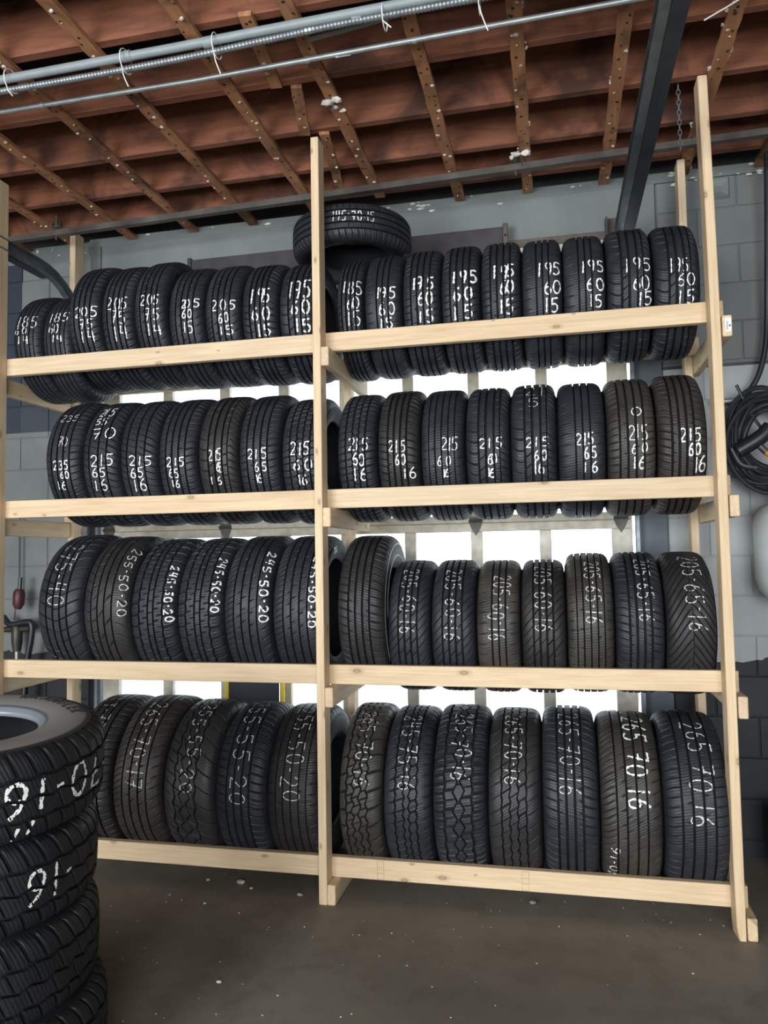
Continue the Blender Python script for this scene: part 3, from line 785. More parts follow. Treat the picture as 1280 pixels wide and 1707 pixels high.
def painted(R, Wt, pname, items, parent, thin):
    """ribbons of paint lying on the rib tops"""
    for (text, mode, v0, v1, p0, p1, sw) in items:
        strokes, total = layout(text, True)
        pc = (p0 + p1) / 2
        hv, hp = (v1 - v0), abs(p0 - p1) * R
        def place(a, b):
            if mode == 'n': v = v0 + (a / total) * hv; d = (b - .5) * hp
            elif mode == 'cw': d = -(a / total - .5) * hp; v = v0 + b * hv
            else: d = (a / total - .5) * hp; v = v1 - b * hv
            return v, d
        if mode == 'n': sw *= 0.86
        for glyph in strokes:
            paths = [resample([place(a, b) for a, b in st], 0.0026) for st in glyph]
            paths = [p for p in paths if len(p) > 1]
            if not paths: continue
            best = None
            for sh in (0, .004, -.004, .008, -.008, .012, -.012):
                hit = sum(1 for p in paths for q in p if abs(q.x + sh) < Wt and not depth_at(pname, Wt, pc + q.y / R, q.x + sh, mode == 'n'))
                f = hit / sum(len(p) for p in paths)
                if best is None or f > best[0] + 0.05: best = (f, sh)
                if f > 0.72: break
            sh = best[1]
            verts, faces = [], []
            for pts in paths:
                left = []
                for i, p in enumerate(pts):
                    t = (pts[min(i + 1, len(pts) - 1)] - pts[max(0, i - 1)])
                    if t.length < 1e-9: t = Vector((1, 0))
                    t.normalize(); nn = Vector((-t.y, t.x))
                    wv = sw * (1 + 0.25 * math.sin(i * 0.7 + len(verts)))
                    left.append([p + Vector((sh, 0)) + nn * wv * k for k in (-.5, -.17, .17, .5)])
                for a, b in zip(left, left[1:]):
                    for k in range(3):
                        quad = [a[k], a[k + 1], b[k + 1], b[k]]
                        mid = sum(quad, Vector((0, 0))) / 4
                        if random.random() < (0.16 if thin else 0.07): continue
                        if depth_at(pname, Wt, pc + mid.y / R, mid.x, mode == 'n'): continue
                        base = len(verts)
                        for q in quad:
                            rr = float(crown(R, q.x / Wt)) + 0.0007
                            an = pc + q.y / R
                            verts.append((q.x, -rr * math.cos(an), rr * math.sin(an)))
                        faces.append((base, base + 1, base + 2, base + 3))
            if not faces: continue
            me = bpy.data.meshes.new('painted_character'); me.from_pydata(verts, [], faces)
            me.materials.append(M['paint_thin'] if thin else M['paint'])
            link('painted_character', me, parent)
def wheel_letters(text, r0_, hgt, side_x, a0, da, parent, mat, sw=0.004, name='sidewall_lettering', outward=True):
    """letters moulded round the side wall, tops pointing outwards"""
    strokes, total = layout(text); verts, faces = [], []
    for st in strokes:
        pts = resample([(a, b * 1.0) for a, b in st], 0.08)
        L = []
        for i, p in enumerate(pts):
            t = pts[min(i + 1, len(pts) - 1)] - pts[max(0, i - 1)]
            if t.length < 1e-9: t = Vector((1, 0))
            t.normalize(); nn = Vector((-t.y, t.x)) * (sw / hgt)
            L.append((p + nn * .5, p - nn * .5))
        for (a, b), (c, d) in zip(L, L[1:]):
            base = len(verts)
            for h in (0.0014, -0.001):
                for q in (a, b, d, c):
                    rr = r0_ + q.y * hgt; an = a0 + da * (q.x / total)
                    verts.append((side_x(rr) + (h if side_x(rr) > 0 else -h), -rr * math.cos(an), rr * math.sin(an)))
            faces += [(base, base + 1, base + 2, base + 3)] + [(base + k, base + 4 + k, base + 4 + (k + 1) % 4, base + (k + 1) % 4) for k in range(4)]
    me = bpy.data.meshes.new(name); me.from_pydata(verts, [], faces); me.materials.append(mat)
    return link(name, me, parent)
def make_tire(W, R, Rb, pname, tone, items, thin, grey=False):
    Ws = W / 2 - 0.0004; Wt = Ws * 0.86
    root = empty('tire')
    X, Y, Z, ang, Rr, dep = make_tread(R, Wt, Ws, pname)
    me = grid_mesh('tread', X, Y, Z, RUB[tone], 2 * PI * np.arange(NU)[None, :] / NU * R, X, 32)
    at = me.attributes.new('groove_shade', 'FLOAT', 'POINT')
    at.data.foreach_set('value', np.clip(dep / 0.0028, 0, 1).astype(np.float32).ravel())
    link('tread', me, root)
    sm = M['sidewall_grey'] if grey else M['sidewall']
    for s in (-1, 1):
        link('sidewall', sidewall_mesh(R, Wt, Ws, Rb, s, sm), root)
    painted(R, Wt, pname, items, root, thin)
    return root, Wt, Ws
# shelf, index, centre x, width, radius, rim, tread, tone, [text, mode, across0, across1, angle0, angle1, stroke]
TIRES = [
(1, 0, -1.601, 0.172, 0.2892, 0.185, 'rib5', 0, [('185', 'n', -0.0546, 0.0573, 0.42, 0.195, 0.005), ('60', 'n', -0.0606, 0.0045, 0.183, 0.066, 0.005), ('14', 'n', -0.0366, 0.024, 0.027, -0.126, 0.006)]),
(1, 1, -1.422, 0.176, 0.2867, 0.185, 'rib5', 0, [('185', 'n', -0.0446, 0.0641, 0.463, 0.282, 0.005), ('60', 'n', -0.0394, 0.0225, 0.229, 0.063, 0.005), ('14', 'n', -0.0175, 0.0437, 0.017, -0.107, 0.006)]),
(1, 2, -1.24, 0.18, 0.3314, 0.185, 'rib4', 0, [('205', 'n', -0.0383, 0.0825, 0.099, -0.056, 0.006), ('75', 'n', -0.0165, 0.061, -0.094, -0.237, 0.006), ('14', 'n', -0.0161, 0.0576, -0.266, -0.435, 0.006)]),
(1, 3, -1.055, 0.18, 0.3268, 0.185, 'rib4', 0, [('205', 'n', -0.0494, 0.0649, 0.237, 0.03, 0.006), ('75', 'n', -0.0274, 0.0588, 0.015, -0.187, 0.006), ('14', 'n', -0.0197, 0.0559, -0.216, -0.431, 0.006)]),
(1, 4, -0.874, 0.176, 0.3293, 0.185, 'rib4d', 0, [('205', 'n', -0.0423, 0.0597, 0.205, 0.048, 0.006), ('75', 'n', -0.0184, 0.0627, -0.021, -0.199, 0.006), ('14', 'n', -0.0106, 0.0667, -0.247, -0.419, 0.006)]),
(1, 5, -0.689, 0.188, 0.3111, 0.185, 'rib4d', 0, [('205', 'n', -0.0284, 0.0813, 0.213, 0.068, 0.006), ('60', 'n', -0.0105, 0.0439, 0.035, -0.093, 0.006), ('15', 'n', -0.0048, 0.046, -0.142, -0.314, 0.006)]),
(1, 6, -0.496, 0.188, 0.3096, 0.185, 'rib4d', 0, [('205', 'n', -0.0427, 0.0737, 0.155, -0.01, 0.006), ('60', 'n', -0.0151, 0.038, -0.057, -0.2, 0.006), ('15', 'n', -0.0116, 0.0659, -0.252, -0.39, 0.006)]),
(1, 7, -0.3045, 0.187, 0.3051, 0.185, 'rib4s', 0, [('195', 'n', -0.0381, 0.0644, 0.356, 0.083, 0.008), ('60', 'n', -0.0265, 0.0622, 0.017, -0.185, 0.008), ('15', 'n', -0.0071, 0.061, -0.254, -0.439, 0.008)]),
(1, 8, -0.1145, 0.187, 0.3007, 0.185, 'sport', 0, [('195', 'n', -0.0383, 0.0758, 0.483, 0.162, 0.009), ('60', 'n', -0.018, 0.0728, 0.109, -0.115, 0.009), ('15', 'n', -0.0079, 0.0675, -0.183, -0.401, 0.009)]),
(1, 9, 0.147, 0.134, 0.298, 0.185, 'rib4', 0, [('185', 'n', -0.0271, 0.0616, 0.399, 0.166, 0.006), ('60', 'n', -0.0144, 0.0616, 0.104, -0.096, 0.006), ('15', 'n', -0.0039, 0.0573, -0.11, -0.346, 0.006)]),
(1, 10, 0.3065, 0.181, 0.2999, 0.185, 'plain', 0, [('195', 'n', -0.0294, 0.0669, 0.205, 0.02, 0.007), ('60', 'n', -0.0143, 0.0622, -0.048, -0.248, 0.007), ('15', 'n', -0.0094, 0.0535, -0.279, -0.434, 0.007)]),
(1, 11, 0.49, 0.18, 0.3019, 0.185, 'rib4', 0, [('195', 'n', -0.0349, 0.0628, 0.295, 0.089, 0.009), ('60', 'n', -0.0155, 0.0564, 0.039, -0.164, 0.008), ('15', 'n', -0.0112, 0.0522, -0.237, -0.415, 0.008)]),
(1, 12, 0.6725, 0.181, 0.3029, 0.185, 'rib4', 0, [('195', 'n', -0.0324, 0.071, 0.343, 0.133, 0.01), ('60', 'n', -0.0246, 0.0574, 0.067, -0.134, 0.01), ('15', 'n', -0.0283, 0.0482, -0.222, -0.416, 0.01)]),
(1, 13, 0.8555, 0.181, 0.3027, 0.185, 'rib4', 0, [('195', 'n', -0.032, 0.0673, 0.371, 0.14, 0.009), ('60', 'n', -0.0141, 0.0605, 0.099, -0.102, 0.008), ('15', 'n', -0.0062, 0.0578, -0.165, -0.382, 0.008)]),
(1, 14, 1.039, 0.18, 0.3007, 0.185, 'plain', 0, [('195', 'n', -0.0171, 0.0828, 0.355, 0.13, 0.007), ('60', 'n', 0.0015, 0.0828, 0.066, -0.146, 0.007), ('15', 'n', 0.0108, 0.0715, -0.201, -0.409, 0.007)]),
(1, 15, 1.223, 0.184, 0.2998, 0.185, 'plain', 0, [('195', 'n', -0.0072, 0.0843, 0.345, 0.137, 0.007), ('60', 'n', 0.0042, 0.0839, 0.04, -0.137, 0.007), ('15', 'n', 0.0188, 0.0735, -0.198, -0.383, 0.007)]),
(1, 16, 1.4145, 0.193, 0.3031, 0.185, 'sport', 0, [('195', 'n', -0.0163, 0.0888, 0.269, 0.06, 0.006), ('60', 'n', 0.0097, 0.0888, -0.017, -0.22, 0.006), ('15', 'n', 0.0243, 0.0886, -0.247, -0.431, 0.007)]),
(1, 17, 1.611, 0.192, 0.3017, 0.185, 'sport', 0, [('195', 'n', -0.0346, 0.0435, 0.218, -0.002, 0.005), ('60', 'n', -0.0124, 0.0678, -0.023, -0.205, 0.005), ('15', 'n', 0.0012, 0.0608, -0.247, -0.447, 0.006)]),
(2, 0, -1.3525, 0.205, 0.336, 0.2, 'rib4', 0, [('235', 'n', -0.0382, 0.0436, -0.044, -0.173, 0.006), ('60', 'n', -0.0061, 0.0448, -0.199, -0.303, 0.006), ('16', 'n', -0.0303, 0.0227, -0.339, -0.481, 0.006), ('235', 'n', -0.056, 0.06, 0.773, 0.625, 0.003), ('70', 'n', -0.0332, 0.043, 0.342, 0.192, 0.003)]),
(2, 1, -1.144, 0.204, 0.3331, 0.2, 'zigsipe', 0, [('215', 'n', -0.0382, 0.0843, 0.042, -0.129, 0.006), ('65', 'n', -0.0355, 0.0407, -0.163, -0.298, 0.006), ('16', 'n', -0.0348, 0.038, -0.337, -0.508, 0.006), ('215', 'n', -0.0603, 0.0263, 0.944, 0.739, 0.006), ('55', 'n', -0.0472, 0.019, 0.672, 0.541, 0.006), ('70', 'n', -0.0511, 0.0814, 0.48, 0.288, 0.006)]),
(2, 2, -0.9355, 0.205, 0.3318, 0.2, 'zigsipe', 0, [('215', 'n', -0.0379, 0.082, 0.003, -0.139, 0.006), ('65', 'n', -0.0334, 0.0378, -0.173, -0.326, 0.006), ('16', 'n', -0.029, 0.0442, -0.347, -0.527, 0.006)]),
(2, 3, -0.7265, 0.205, 0.3304, 0.2, 'rib4', 0, [('215', 'n', -0.0418, 0.047, -0.042, -0.174, 0.006), ('65', 'n', -0.039, 0.0133, -0.2, -0.334, 0.006), ('16', 'n', -0.031, 0.0118, -0.372, -0.485, 0.006)]),
(2, 4, -0.5145, 0.207, 0.3305, 0.2, 'sport', 1, [('215', 'n', -0.0419, 0.0403, 0.05, -0.113, 0.006), ('65', 'n', -0.0111, 0.0368, -0.141, -0.276, 0.006), ('16', 'n', -0.0364, 0.0116, -0.351, -0.471, 0.006)]),
(2, 5, -0.3045, 0.207, 0.3281, 0.2, 'rib4', 0, [('215', 'n', -0.0483, 0.0424, 0.045, -0.1, 0.006), ('65', 'n', -0.0213, 0.036, -0.146, -0.28, 0.006), ('16', 'n', -0.0196, 0.0317, -0.325, -0.462, 0.006)]),
(2, 6, -0.0935, 0.205, 0.3176, 0.2, 'lug', 0, [('215', 'n', -0.0447, 0.05, 0.173, -0.013, 0.007), ('60', 'n', -0.0344, 0.0528, -0.073, -0.237, 0.007), ('16', 'n', -0.0188, 0.0307, -0.3, -0.468, 0.007)]),
(2, 7, 0.175, 0.19, 0.3188, 0.2, 'lug', 0, [('215', 'n', -0.0377, 0.0627, 0.185, 0.005, 0.006), ('60', 'n', -0.0233, 0.0425, -0.038, -0.213, 0.007), ('16', 'n', -0.023, 0.04, -0.257, -0.444, 0.007)]),
(2, 8, 0.3725, 0.199, 0.3209, 0.2, 'rib4s', 1, [('215', 'n', -0.041, 0.0369, 0.113, -0.052, 0.006), ('60', 'n', -0.0109, 0.0376, -0.098, -0.252, 0.006), ('16', 'n', 0.0238, 0.0821, -0.292, -0.452, 0.006)]),
(2, 9, 0.576, 0.202, 0.3179, 0.2, 'rib5', 0, [('215', 'n', -0.0127, 0.0793, 0.138, -0.053, 0.005), ('60', 'n', -0.0123, 0.038, -0.124, -0.264, 0.005), ('16', 'n', -0.0062, 0.0393, -0.308, -0.433, 0.006)]),
(2, 10, 0.7795, 0.199, 0.3171, 0.2, 'sport', 0, [('215', 'n', -0.0352, 0.0575, 0.104, -0.042, 0.006), ('60', 'n', -0.0081, 0.0501, -0.111, -0.272, 0.006), ('16', 'n', -0.011, 0.0421, -0.315, -0.456, 0.008)]),
(2, 11, 0.9835, 0.203, 0.3183, 0.2, 'sport', 0, [('215', 'n', -0.0327, 0.0576, 0.072, -0.058, 0.006), ('60', 'n', -0.0032, 0.0483, -0.102, -0.239, 0.006), ('16', 'n', -0.001, 0.0492, -0.256, -0.445, 0.007), ('21', 'n', -0.0392, 0.0417, 1.126, 0.796, 0.003), ('5', 'n', -0.0169, 0.0358, 0.734, 0.546, 0.003)]),
(2, 12, 1.1905, 0.205, 0.3161, 0.2, 'plain', 0, [('215', 'n', -0.028, 0.0522, 0.12, -0.048, 0.007), ('65', 'n', 0.0018, 0.052, -0.079, -0.232, 0.007), ('16', 'n', 0.0031, 0.0534, -0.274, -0.427, 0.008)]),
(2, 13, 1.398, 0.204, 0.3175, 0.2, 'rib4', 3, [('215', 'n', -0.0293, 0.0587, 0.189, -0.023, 0.005), ('60', 'n', 0.0005, 0.0542, -0.066, -0.2, 0.006), ('16', 'n', 0.0013, 0.0537, -0.241, -0.411, 0.008), ('0', 'n', 0.003, 0.0497, 0.46, 0.325, 0.005)]),
(2, 14, 1.605, 0.204, 0.3195, 0.2, 'rib4s', 2, [('215', 'n', -0.0142, 0.0713, 0.096, -0.076, 0.007), ('60', 'n', 0.0154, 0.0676, -0.11, -0.269, 0.008), ('16', 'n', 0.0344, 0.0938, -0.286, -0.506, 0.008)]),
(3, 0, -1.3435, 0.247, 0.3747, 0.245, 'chev', 0, [('275-40', 'cw', -0.0481, 0.0435, 1.015, 0.047, 0.0042)]),
(3, 1, -1.09, 0.248, 0.3694, 0.245, 'curve', 1, [('255-50-20', 'cw', 0.0753, 0.1141, 0.96, -0.084, 0.004)]),
(3, 2, -0.84, 0.24, 0.3624, 0.245, 'block', 0, [('245-50-20', 'cw', 0.0759, 0.1104, 0.669, -0.13, 0.006)]),
(3, 3, -0.5975, 0.235, 0.3615, 0.245, 'block', 0, [('245-50-20', 'cw', 0.0695, 0.1062, 0.805, 0.008, 0.006)]),
(3, 4, -0.356, 0.238, 0.3637, 0.245, 'rib4d', 0, [('245-50-20', 'cw', 0.0738, 0.1095, 0.89, -0.131, 0.006)]),
(3, 5, -0.11, 0.244, 0.3623, 0.245, 'rib4d', 0, [('245-50-20', 'cw', 0.062, 0.0965, 0.791, -0.195, 0.006)]),
(3, 6, 0.191, 0.222, 0.3601, 0.2, 'rib4s', 1, []),
(3, 7, 0.404, 0.196, 0.3124, 0.2, 'diag', 0, [('205-60-16', 'cw', -0.0397, 0.0325, 1.038, -0.049, 0.0042)]),
(3, 8, 0.606, 0.2, 0.3123, 0.2, 'diag', 0, [('205-60-16', 'cw', -0.0372, 0.0303, 1.024, -0.14, 0.0042)]),
(3, 9, 0.807, 0.194, 0.3109, 0.2, 'plain', 3, [('205-60-16', 'cw', -0.0329, 0.0433, 0.882, -0.127, 0.0042)]),
(3, 10, 1.0045, 0.193, 0.3108, 0.2, 'diag', 1, [('205-60-16', 'cw', -0.0383, 0.039, 1.113, -0.008, 0.0042)]),
(3, 11, 1.2035, 0.197, 0.3205, 0.2, 'rib5', 3, [('205-65-16', 'cw', -0.0197, 0.0454, 1.061, 0.05, 0.0042)]),
(3, 12, 1.4075, 0.203, 0.3206, 0.2, 'rib4s', 0, [('205-65-16', 'cw', -0.0115, 0.0518, 1.109, 0.083, 0.0042)]),
(3, 13, 1.6145, 0.205, 0.3198, 0.2, 'vee', 1, [('205-65-16', 'cw', -0.0209, 0.0572, 1.18, -0.036, 0.0042)]),
(4, 0, -1.174, 0.244, 0.3781, 0.205, 'rib4', 1, [('LT-70', 'cw', -0.065, 0.0244, 1.391, 0.774, 0.0042)]),
(4, 1, -0.918, 0.258, 0.3794, 0.205, 'rib4d', 2, [('265-70-17', 'cw', -0.0375, 0.0475, 1.271, 0.044, 0.0042)]),
(4, 2, -0.655, 0.258, 0.3736, 0.205, 'wavy', 1, [('255-55-20', 'cw', -0.0255, 0.0387, 1.338, 0.037, 0.0042)]),
(4, 3, -0.395, 0.252, 0.3701, 0.205, 'rib4s', 0, [('255-55-20', 'cw', -0.04, 0.0403, 1.535, -0.066, 0.0042)]),
(4, 4, -0.1375, 0.255, 0.3691, 0.205, 'rib5', 1, [('255-50-20', 'cw', -0.0414, 0.0395, 1.364, 0.017, 0.0042)]),
(4, 5, 0.18, 0.2, 0.3742, 0.205, 'cobble', 3, [('265-70-16', 'cw', -0.031, 0.0447, 1.258, 0.213, 0.0042)]),
(4, 6, 0.3925, 0.219, 0.3708, 0.205, 'zig', 0, [('245-75-16', 'cw', -0.0367, 0.045, 1.233, 0.2, 0.0042)]),
(4, 7, 0.6245, 0.237, 0.3752, 0.205, 'mudat', 0, [('265-70-16', 'cw', -0.0261, 0.0562, 1.255, 0.327, 0.0042)]),
(4, 8, 0.8615, 0.229, 0.3717, 0.205, 'zigsoft', 1, [('265-70-16', 'cw', -0.0409, 0.0316, 1.299, 0.328, 0.0042)]),
(4, 9, 1.0965, 0.233, 0.378, 0.205, 'rib4s', 0, [('265-70-16', 'cw', -0.0394, 0.0457, 1.301, 0.218, 0.0042)]),
(4, 10, 1.342, 0.25, 0.3706, 0.205, 'rib4d', 3, [('265 70 16', 'cw', -0.0136, 0.0757, 1.36, 0.127, 0.008), ('10-16', 'ccw', -0.092, -0.0583, -0.315, -0.773, 0.004)]),
(4, 11, 1.602, 0.262, 0.3736, 0.205, 'rib4', 0, [('265 70 16', 'cw', -0.0209, 0.0673, 1.242, -0.025, 0.0055)]),
]

ORD = ['first', 'second', 'third', 'fourth', 'fifth', 'sixth', 'seventh', 'eighth', 'ninth']
SHELF = {1: 'top shelf', 2: 'upper middle shelf', 3: 'lower middle shelf', 4: 'bottom shelf'}
SPLIT = {1: 9, 2: 7, 3: 6, 4: 5}
TONEW = ['black', 'worn black', 'dusty brown-black', 'dusty grey-black']
COUNT = {1: 18, 2: 15, 3: 14, 4: 12}
LOOK = {'cobble': 'all-terrain ', 'mudat': 'chunky blocky ', 'zig': 'zigzag-grooved ', 'vee': 'arrow-tread ', 'block': 'blocky-tread '}
for q, (r, i, xc, W, R, rim, pname, tone, items) in enumerate(TIRES):
    if q + 1 < len(TIRES) and TIRES[q + 1][0] == r:      # neighbours stand shoulder to shoulder
        gap = (TIRES[q + 1][2] - TIRES[q + 1][3] / 2) - (xc + W / 2)
        if 0 < gap < 0.012: W += gap; xc += gap / 2
    thin = r >= 3 and not (r == 4 and i == 10) and not (r == 3 and 2 <= i <= 5)
    root, Wt, Ws = make_tire(W, R, rim, pname, tone, items, thin)
    zc = ZR[r] + math.sqrt((R - 0.0055) ** 2 - 0.262 ** 2)
    root.location = (xc, 0.389, zc)
    size = '-'.join(t[0] for t in items[:3]) if r < 3 else (items[0][0].replace(' ', '-') if items else '')
    if i < SPLIT[r]: pos = '%s from left, left bay, %s' % (ORD[i], SHELF[r])
    else:
        k = COUNT[r] - 1 - i
        pos = '%s from right, right bay, %s' % (ORD[k], SHELF[r])
    lab = '%s %stire %s, %s' % (TONEW[tone] if not LOOK.get(pname) else 'black', LOOK.get(pname, ''), (size) if size else 'unmarked', pos)
    tag(root, lab, 'tire', 'tires on the ' + SHELF[r])
    sx = lambda rr, Ws=Ws: Ws * 0.992
    if r == 3 and i == 5:
        wheel_letters('A/S', 0.285, 0.032, sx, 1.35, 0.16 * -1, root, M['white_letter'], 0.006)
    if r == 3 and i == 6:
        bm = bmesh.new()
        for rr in (0.338 - 0.02, 0.262): 
            N = 72
            a = [bm.verts.new((Ws * 0.998, -rr * math.cos(2 * PI * k / N), rr * math.sin(2 * PI * k / N))) for k in range(N)]
            b = [bm.verts.new((Ws * 0.998 + 0.0008, -(rr - .004) * math.cos(2 * PI * k / N), (rr - .004) * math.sin(2 * PI * k / N))) for k in range(N)]
            for k in range(N): bm.faces.new((a[k], a[(k + 1) % N], b[(k + 1) % N], b[k]))
        bm_obj('pale_ring', bm, M['white_letter'], root)

# the tire lying flat on top of the standing ones
root, Wt, Ws = make_tire(0.19, 0.303, 0.19, 'rib4', 0, [('195-70-15', 'cw', -0.012, 0.040, 0.06, -0.62, .005)], True)
root.location = (0.095, 0.390, 3.043 + 0.095 - 0.004)
root.rotation_euler = (0, -PI / 2, 0)
tag(root, 'black tire lying flat on top of the top shelf row, behind the middle post', 'tire')
# foreground stack
zz = 0.0
STK = [(0.262, 'truck', 0.392, 4), (0.258, 'truck', 0.397, 4), (0.258, 'truck', 0.394, 4), (0.262, 'truck', 0.400, 4)]
names = ['bottom tire of the foreground stack at the left edge, only its right side showing', 'second tire up in the foreground stack at the left edge, wide shoulder lugs',
         'second tire from the top of the foreground stack, white marker 16 on it', 'top tire of the foreground stack, open side up, marked 265 70 16 upside down']
texts = [[], [], [('-16', 'ccw', -0.05, 0.045, -1.55, -1.12, .009)], [('265-70-16', 'ccw', -0.045, 0.045, -2.72, -0.93, .011), ('//', 'ccw', -0.098, -0.062, -1.16, -1.0, .009)]]
DXY = [(0.018, 0.01), (-0.012, 0.0), (-0.022, 0.01), (0.0, 0.0)]
for k in range(4):
    W, pn, R, tone = STK[k]
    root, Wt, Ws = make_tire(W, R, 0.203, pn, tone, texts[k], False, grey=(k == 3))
    root.location = (-0.712 + DXY[k][0], -1.2903 + DXY[k][1], zz + W / 2)
    tl = (0.0, 0.008, 0.018, 0.055)[k]; tr = (0.0, 0.008, 0.02, 0.06)[k]      # the pile settles towards the aisle
    root.rotation_euler = (Matrix.Rotation(tl, 3, 'X') @ Matrix.Rotation(tr, 3, 'Y') @ Matrix.Rotation(-PI / 2, 3, 'Y')).to_euler()
    if k == 3:
        root.location.z += 0.020
        def sx(rr, Ws=Ws, R=R, Rb=0.203):
            mid = (R + Rb) / 2
            return float(np.interp(rr, [Rb + 0.034, mid - 0.004, mid + 0.012, R - 0.062, R - 0.048], [Ws * .965, Ws * .995, Ws, Ws * .985, Ws * 0.96]))
        wheel_letters('WRANGLER', 0.296, 0.038, sx, -3.30, 1.06, root, M['letter'], 0.009)
    zz += W - 0.002
    tag(root, 'black ' + names[k], 'tire', 'stacked tires in the left foreground')
# ------------------------------------------------------------------ door tracks overhead
def channel(name, path, w, h, t, mat, parent, flip=1):
    """C channel swept along a path lying in a plane of constant x, opening towards flip*x"""
    prof = [(flip * w, -h), (0, -h), (0, h), (flip * w, h), (flip * w, h - t), (flip * t, h - t), (flip * t, -h + t), (flip * w, -h + t)]
    bm = bmesh.new(); P = [Vector(p) for p in path]; rings = []
    for i, p in enumerate(P):
        tt = (P[min(i + 1, len(P) - 1)] - P[max(0, i - 1)]).normalized()
        nrm = Vector((0, -tt.z, tt.y))
        rings.append([bm.verts.new(p + Vector((a, 0, 0)) + nrm * b) for a, b in prof])
    for a, b in zip(rings, rings[1:]):
        for k in range(8): bm.faces.new((a[k], a[(k + 1) % 8], b[(k + 1) % 8], b[k]))
    bm.faces.new(rings[0][::-1]); bm.faces.new(rings[-1])
    return bm_obj(name, bm, mat, parent, smooth=False)
def track_path(x, z, yn, yw=0.83, r=0.36, drop=0.55):
    pts = [(x, yn, z)]
    y = yn
    while y < yw - r - 0.3: y += 0.3; pts.append((x, y, z))
    for k in range(11):
        a = PI / 2 * k / 10
        pts.append((x, yw - r + r * math.sin(a), z - r + r * math.cos(a)))
    pts.append((x, yw, z - r - 0.0)); pts.append((x, yw, z - r - drop))
    return [p for i, p in enumerate(pts) if i == 0 or (Vector(p) - Vector(pts[i - 1])).length > 1e-4]
def door_track(x, z, yn, flip, label, drop, yw=0.80, r=0.36):
    root = empty('door_track', (x, yw, z))
    P = [(0, p[1] - yw, p[2] - z) for p in track_path(x, z, yn, yw, r, drop)]
    channel('channel', P, 0.034 * flip, 0.030, 0.004, M['track'], root, 1) if flip > 0 else channel('channel', P, -0.034, 0.030, 0.004, M['track'], root, 1)
    s = -flip
    yh = yw - r + 0.12
    box('angle_iron', min(0.002 * s, 0.055 * s) + x, max(0.002 * s, 0.055 * s) + x, yn, yh, z - 0.034, z - 0.028, M['dark_track'], root, 0.001, (x, yw, z))
    box('angle_iron', min(0.049 * s, 0.055 * s) + x, max(0.049 * s, 0.055 * s) + x, yn, yh, z - 0.028, z + 0.034, M['dark_track'], root, 0.001, (x, yw, z))
    tag(root, label, 'track', 'overhead door tracks')
    return root
door_track(1.445, 3.185, -3.2, -1, 'steel door track running overhead from the wall above the right end of the rack', 0.10, 0.78, 0.10)
door_track(-1.715, 3.19, -3.2, 1, 'dark steel door track curving down behind the left end of the top shelf', 0.30, 0.79, 0.45)
# small bracket box where the right track meets the lintel
br = empty('track_bracket', (1.445, 0.85, 3.25))
BO = (1.445, 0.85, 3.25)
box('back_plate', 1.375, 1.45, 0.872, 0.8885, 3.20, 3.33, M['bar'], br, 0.002, BO)
box('side_lug', 1.375, 1.385, 0.82, 0.872, 3.21, 3.32, M['bar'], br, 0.002, BO)
box('foot_plate', 1.46, 1.55, 0.80, 0.886, 3.205, 3.23, M['dark_track'], br, 0.002, BO)
tag(br, 'small steel bracket on the lintel at the far end of the right door track', 'bracket')

# steel bar hung below the joists, running the width of the rack
bar = empty('steel_bar', (0.08, 0.5, 3.46))
bm = bmesh.new()
A, B = Vector((-2.25 - .08, 0, -0.043)), Vector((2.11 - .08, 0, 0.043))
for (ya, yb, za, zb) in ((-0.018, 0.018, -0.014, -0.010), (-0.018, -0.014, -0.010, 0.018)):
    va = [bm.verts.new(A + Vector((0, y, z))) for y, z in ((ya, za), (yb, za), (yb, zb), (ya, zb))]
    vb = [bm.verts.new(B + Vector((0, y, z))) for y, z in ((ya, za), (yb, za), (yb, zb), (ya, zb))]
    for k in range(4): bm.faces.new((va[k], va[(k + 1) % 4], vb[(k + 1) % 4], vb[k]))
    bm.faces.new(va[::-1]); bm.faces.new(vb)
bm_obj('angle', bm, M['bar'], bar, smooth=False)
def hanger(x, parent_off=(0.08, 0.5, 3.46)):
    z = 3.46 + (x - 0.08) * 0.0197
    h = empty('hanger', (x - 0.08, 0, z - 3.46), bar)
    bm = bmesh.new(); tube_bm(bm, [(0, -0.004, -0.034), (0, -0.004, 3.535 - z)], 0.006, 8)
    bm_obj('threaded_rod', bm, M['bar'], h)
    box('clamp', -0.03, 0.03, -0.012, 0.012, 0.042, 0.050, M['bar'], h, 0.001)
    box('lug', -0.030, -0.024, -0.012, 0.012, 0.042, 0.068, M['bar'], h, 0.001)
    box('lug', 0.024, 0.030, -0.012, 0.012, 0.042, 0.068, M['bar'], h, 0.001)
hanger(-1.70); hanger(0.925)
tag(bar, 'long grey angle-iron bar hanging below the joists across the rack', 'bar')
# diagonal brace at the right-hand end of the bar
tube_b = empty('corner_brace', (2.16, 0.62, 3.50))
bm = bmesh.new()
for a, b in (((-0.03, 0, -0.07), (0.05, 0, 0.06)), ((-0.03, 0, -0.07), (0.10, 0, -0.06))):
    tube_bm(bm, [a, b], 0.012, 4)
bm_obj('brace_arm', bm, M['dark_track'], tube_b, smooth=False)
tag(tube_b, 'short dark angle brace in the corner above the block wall, far right', 'brace')

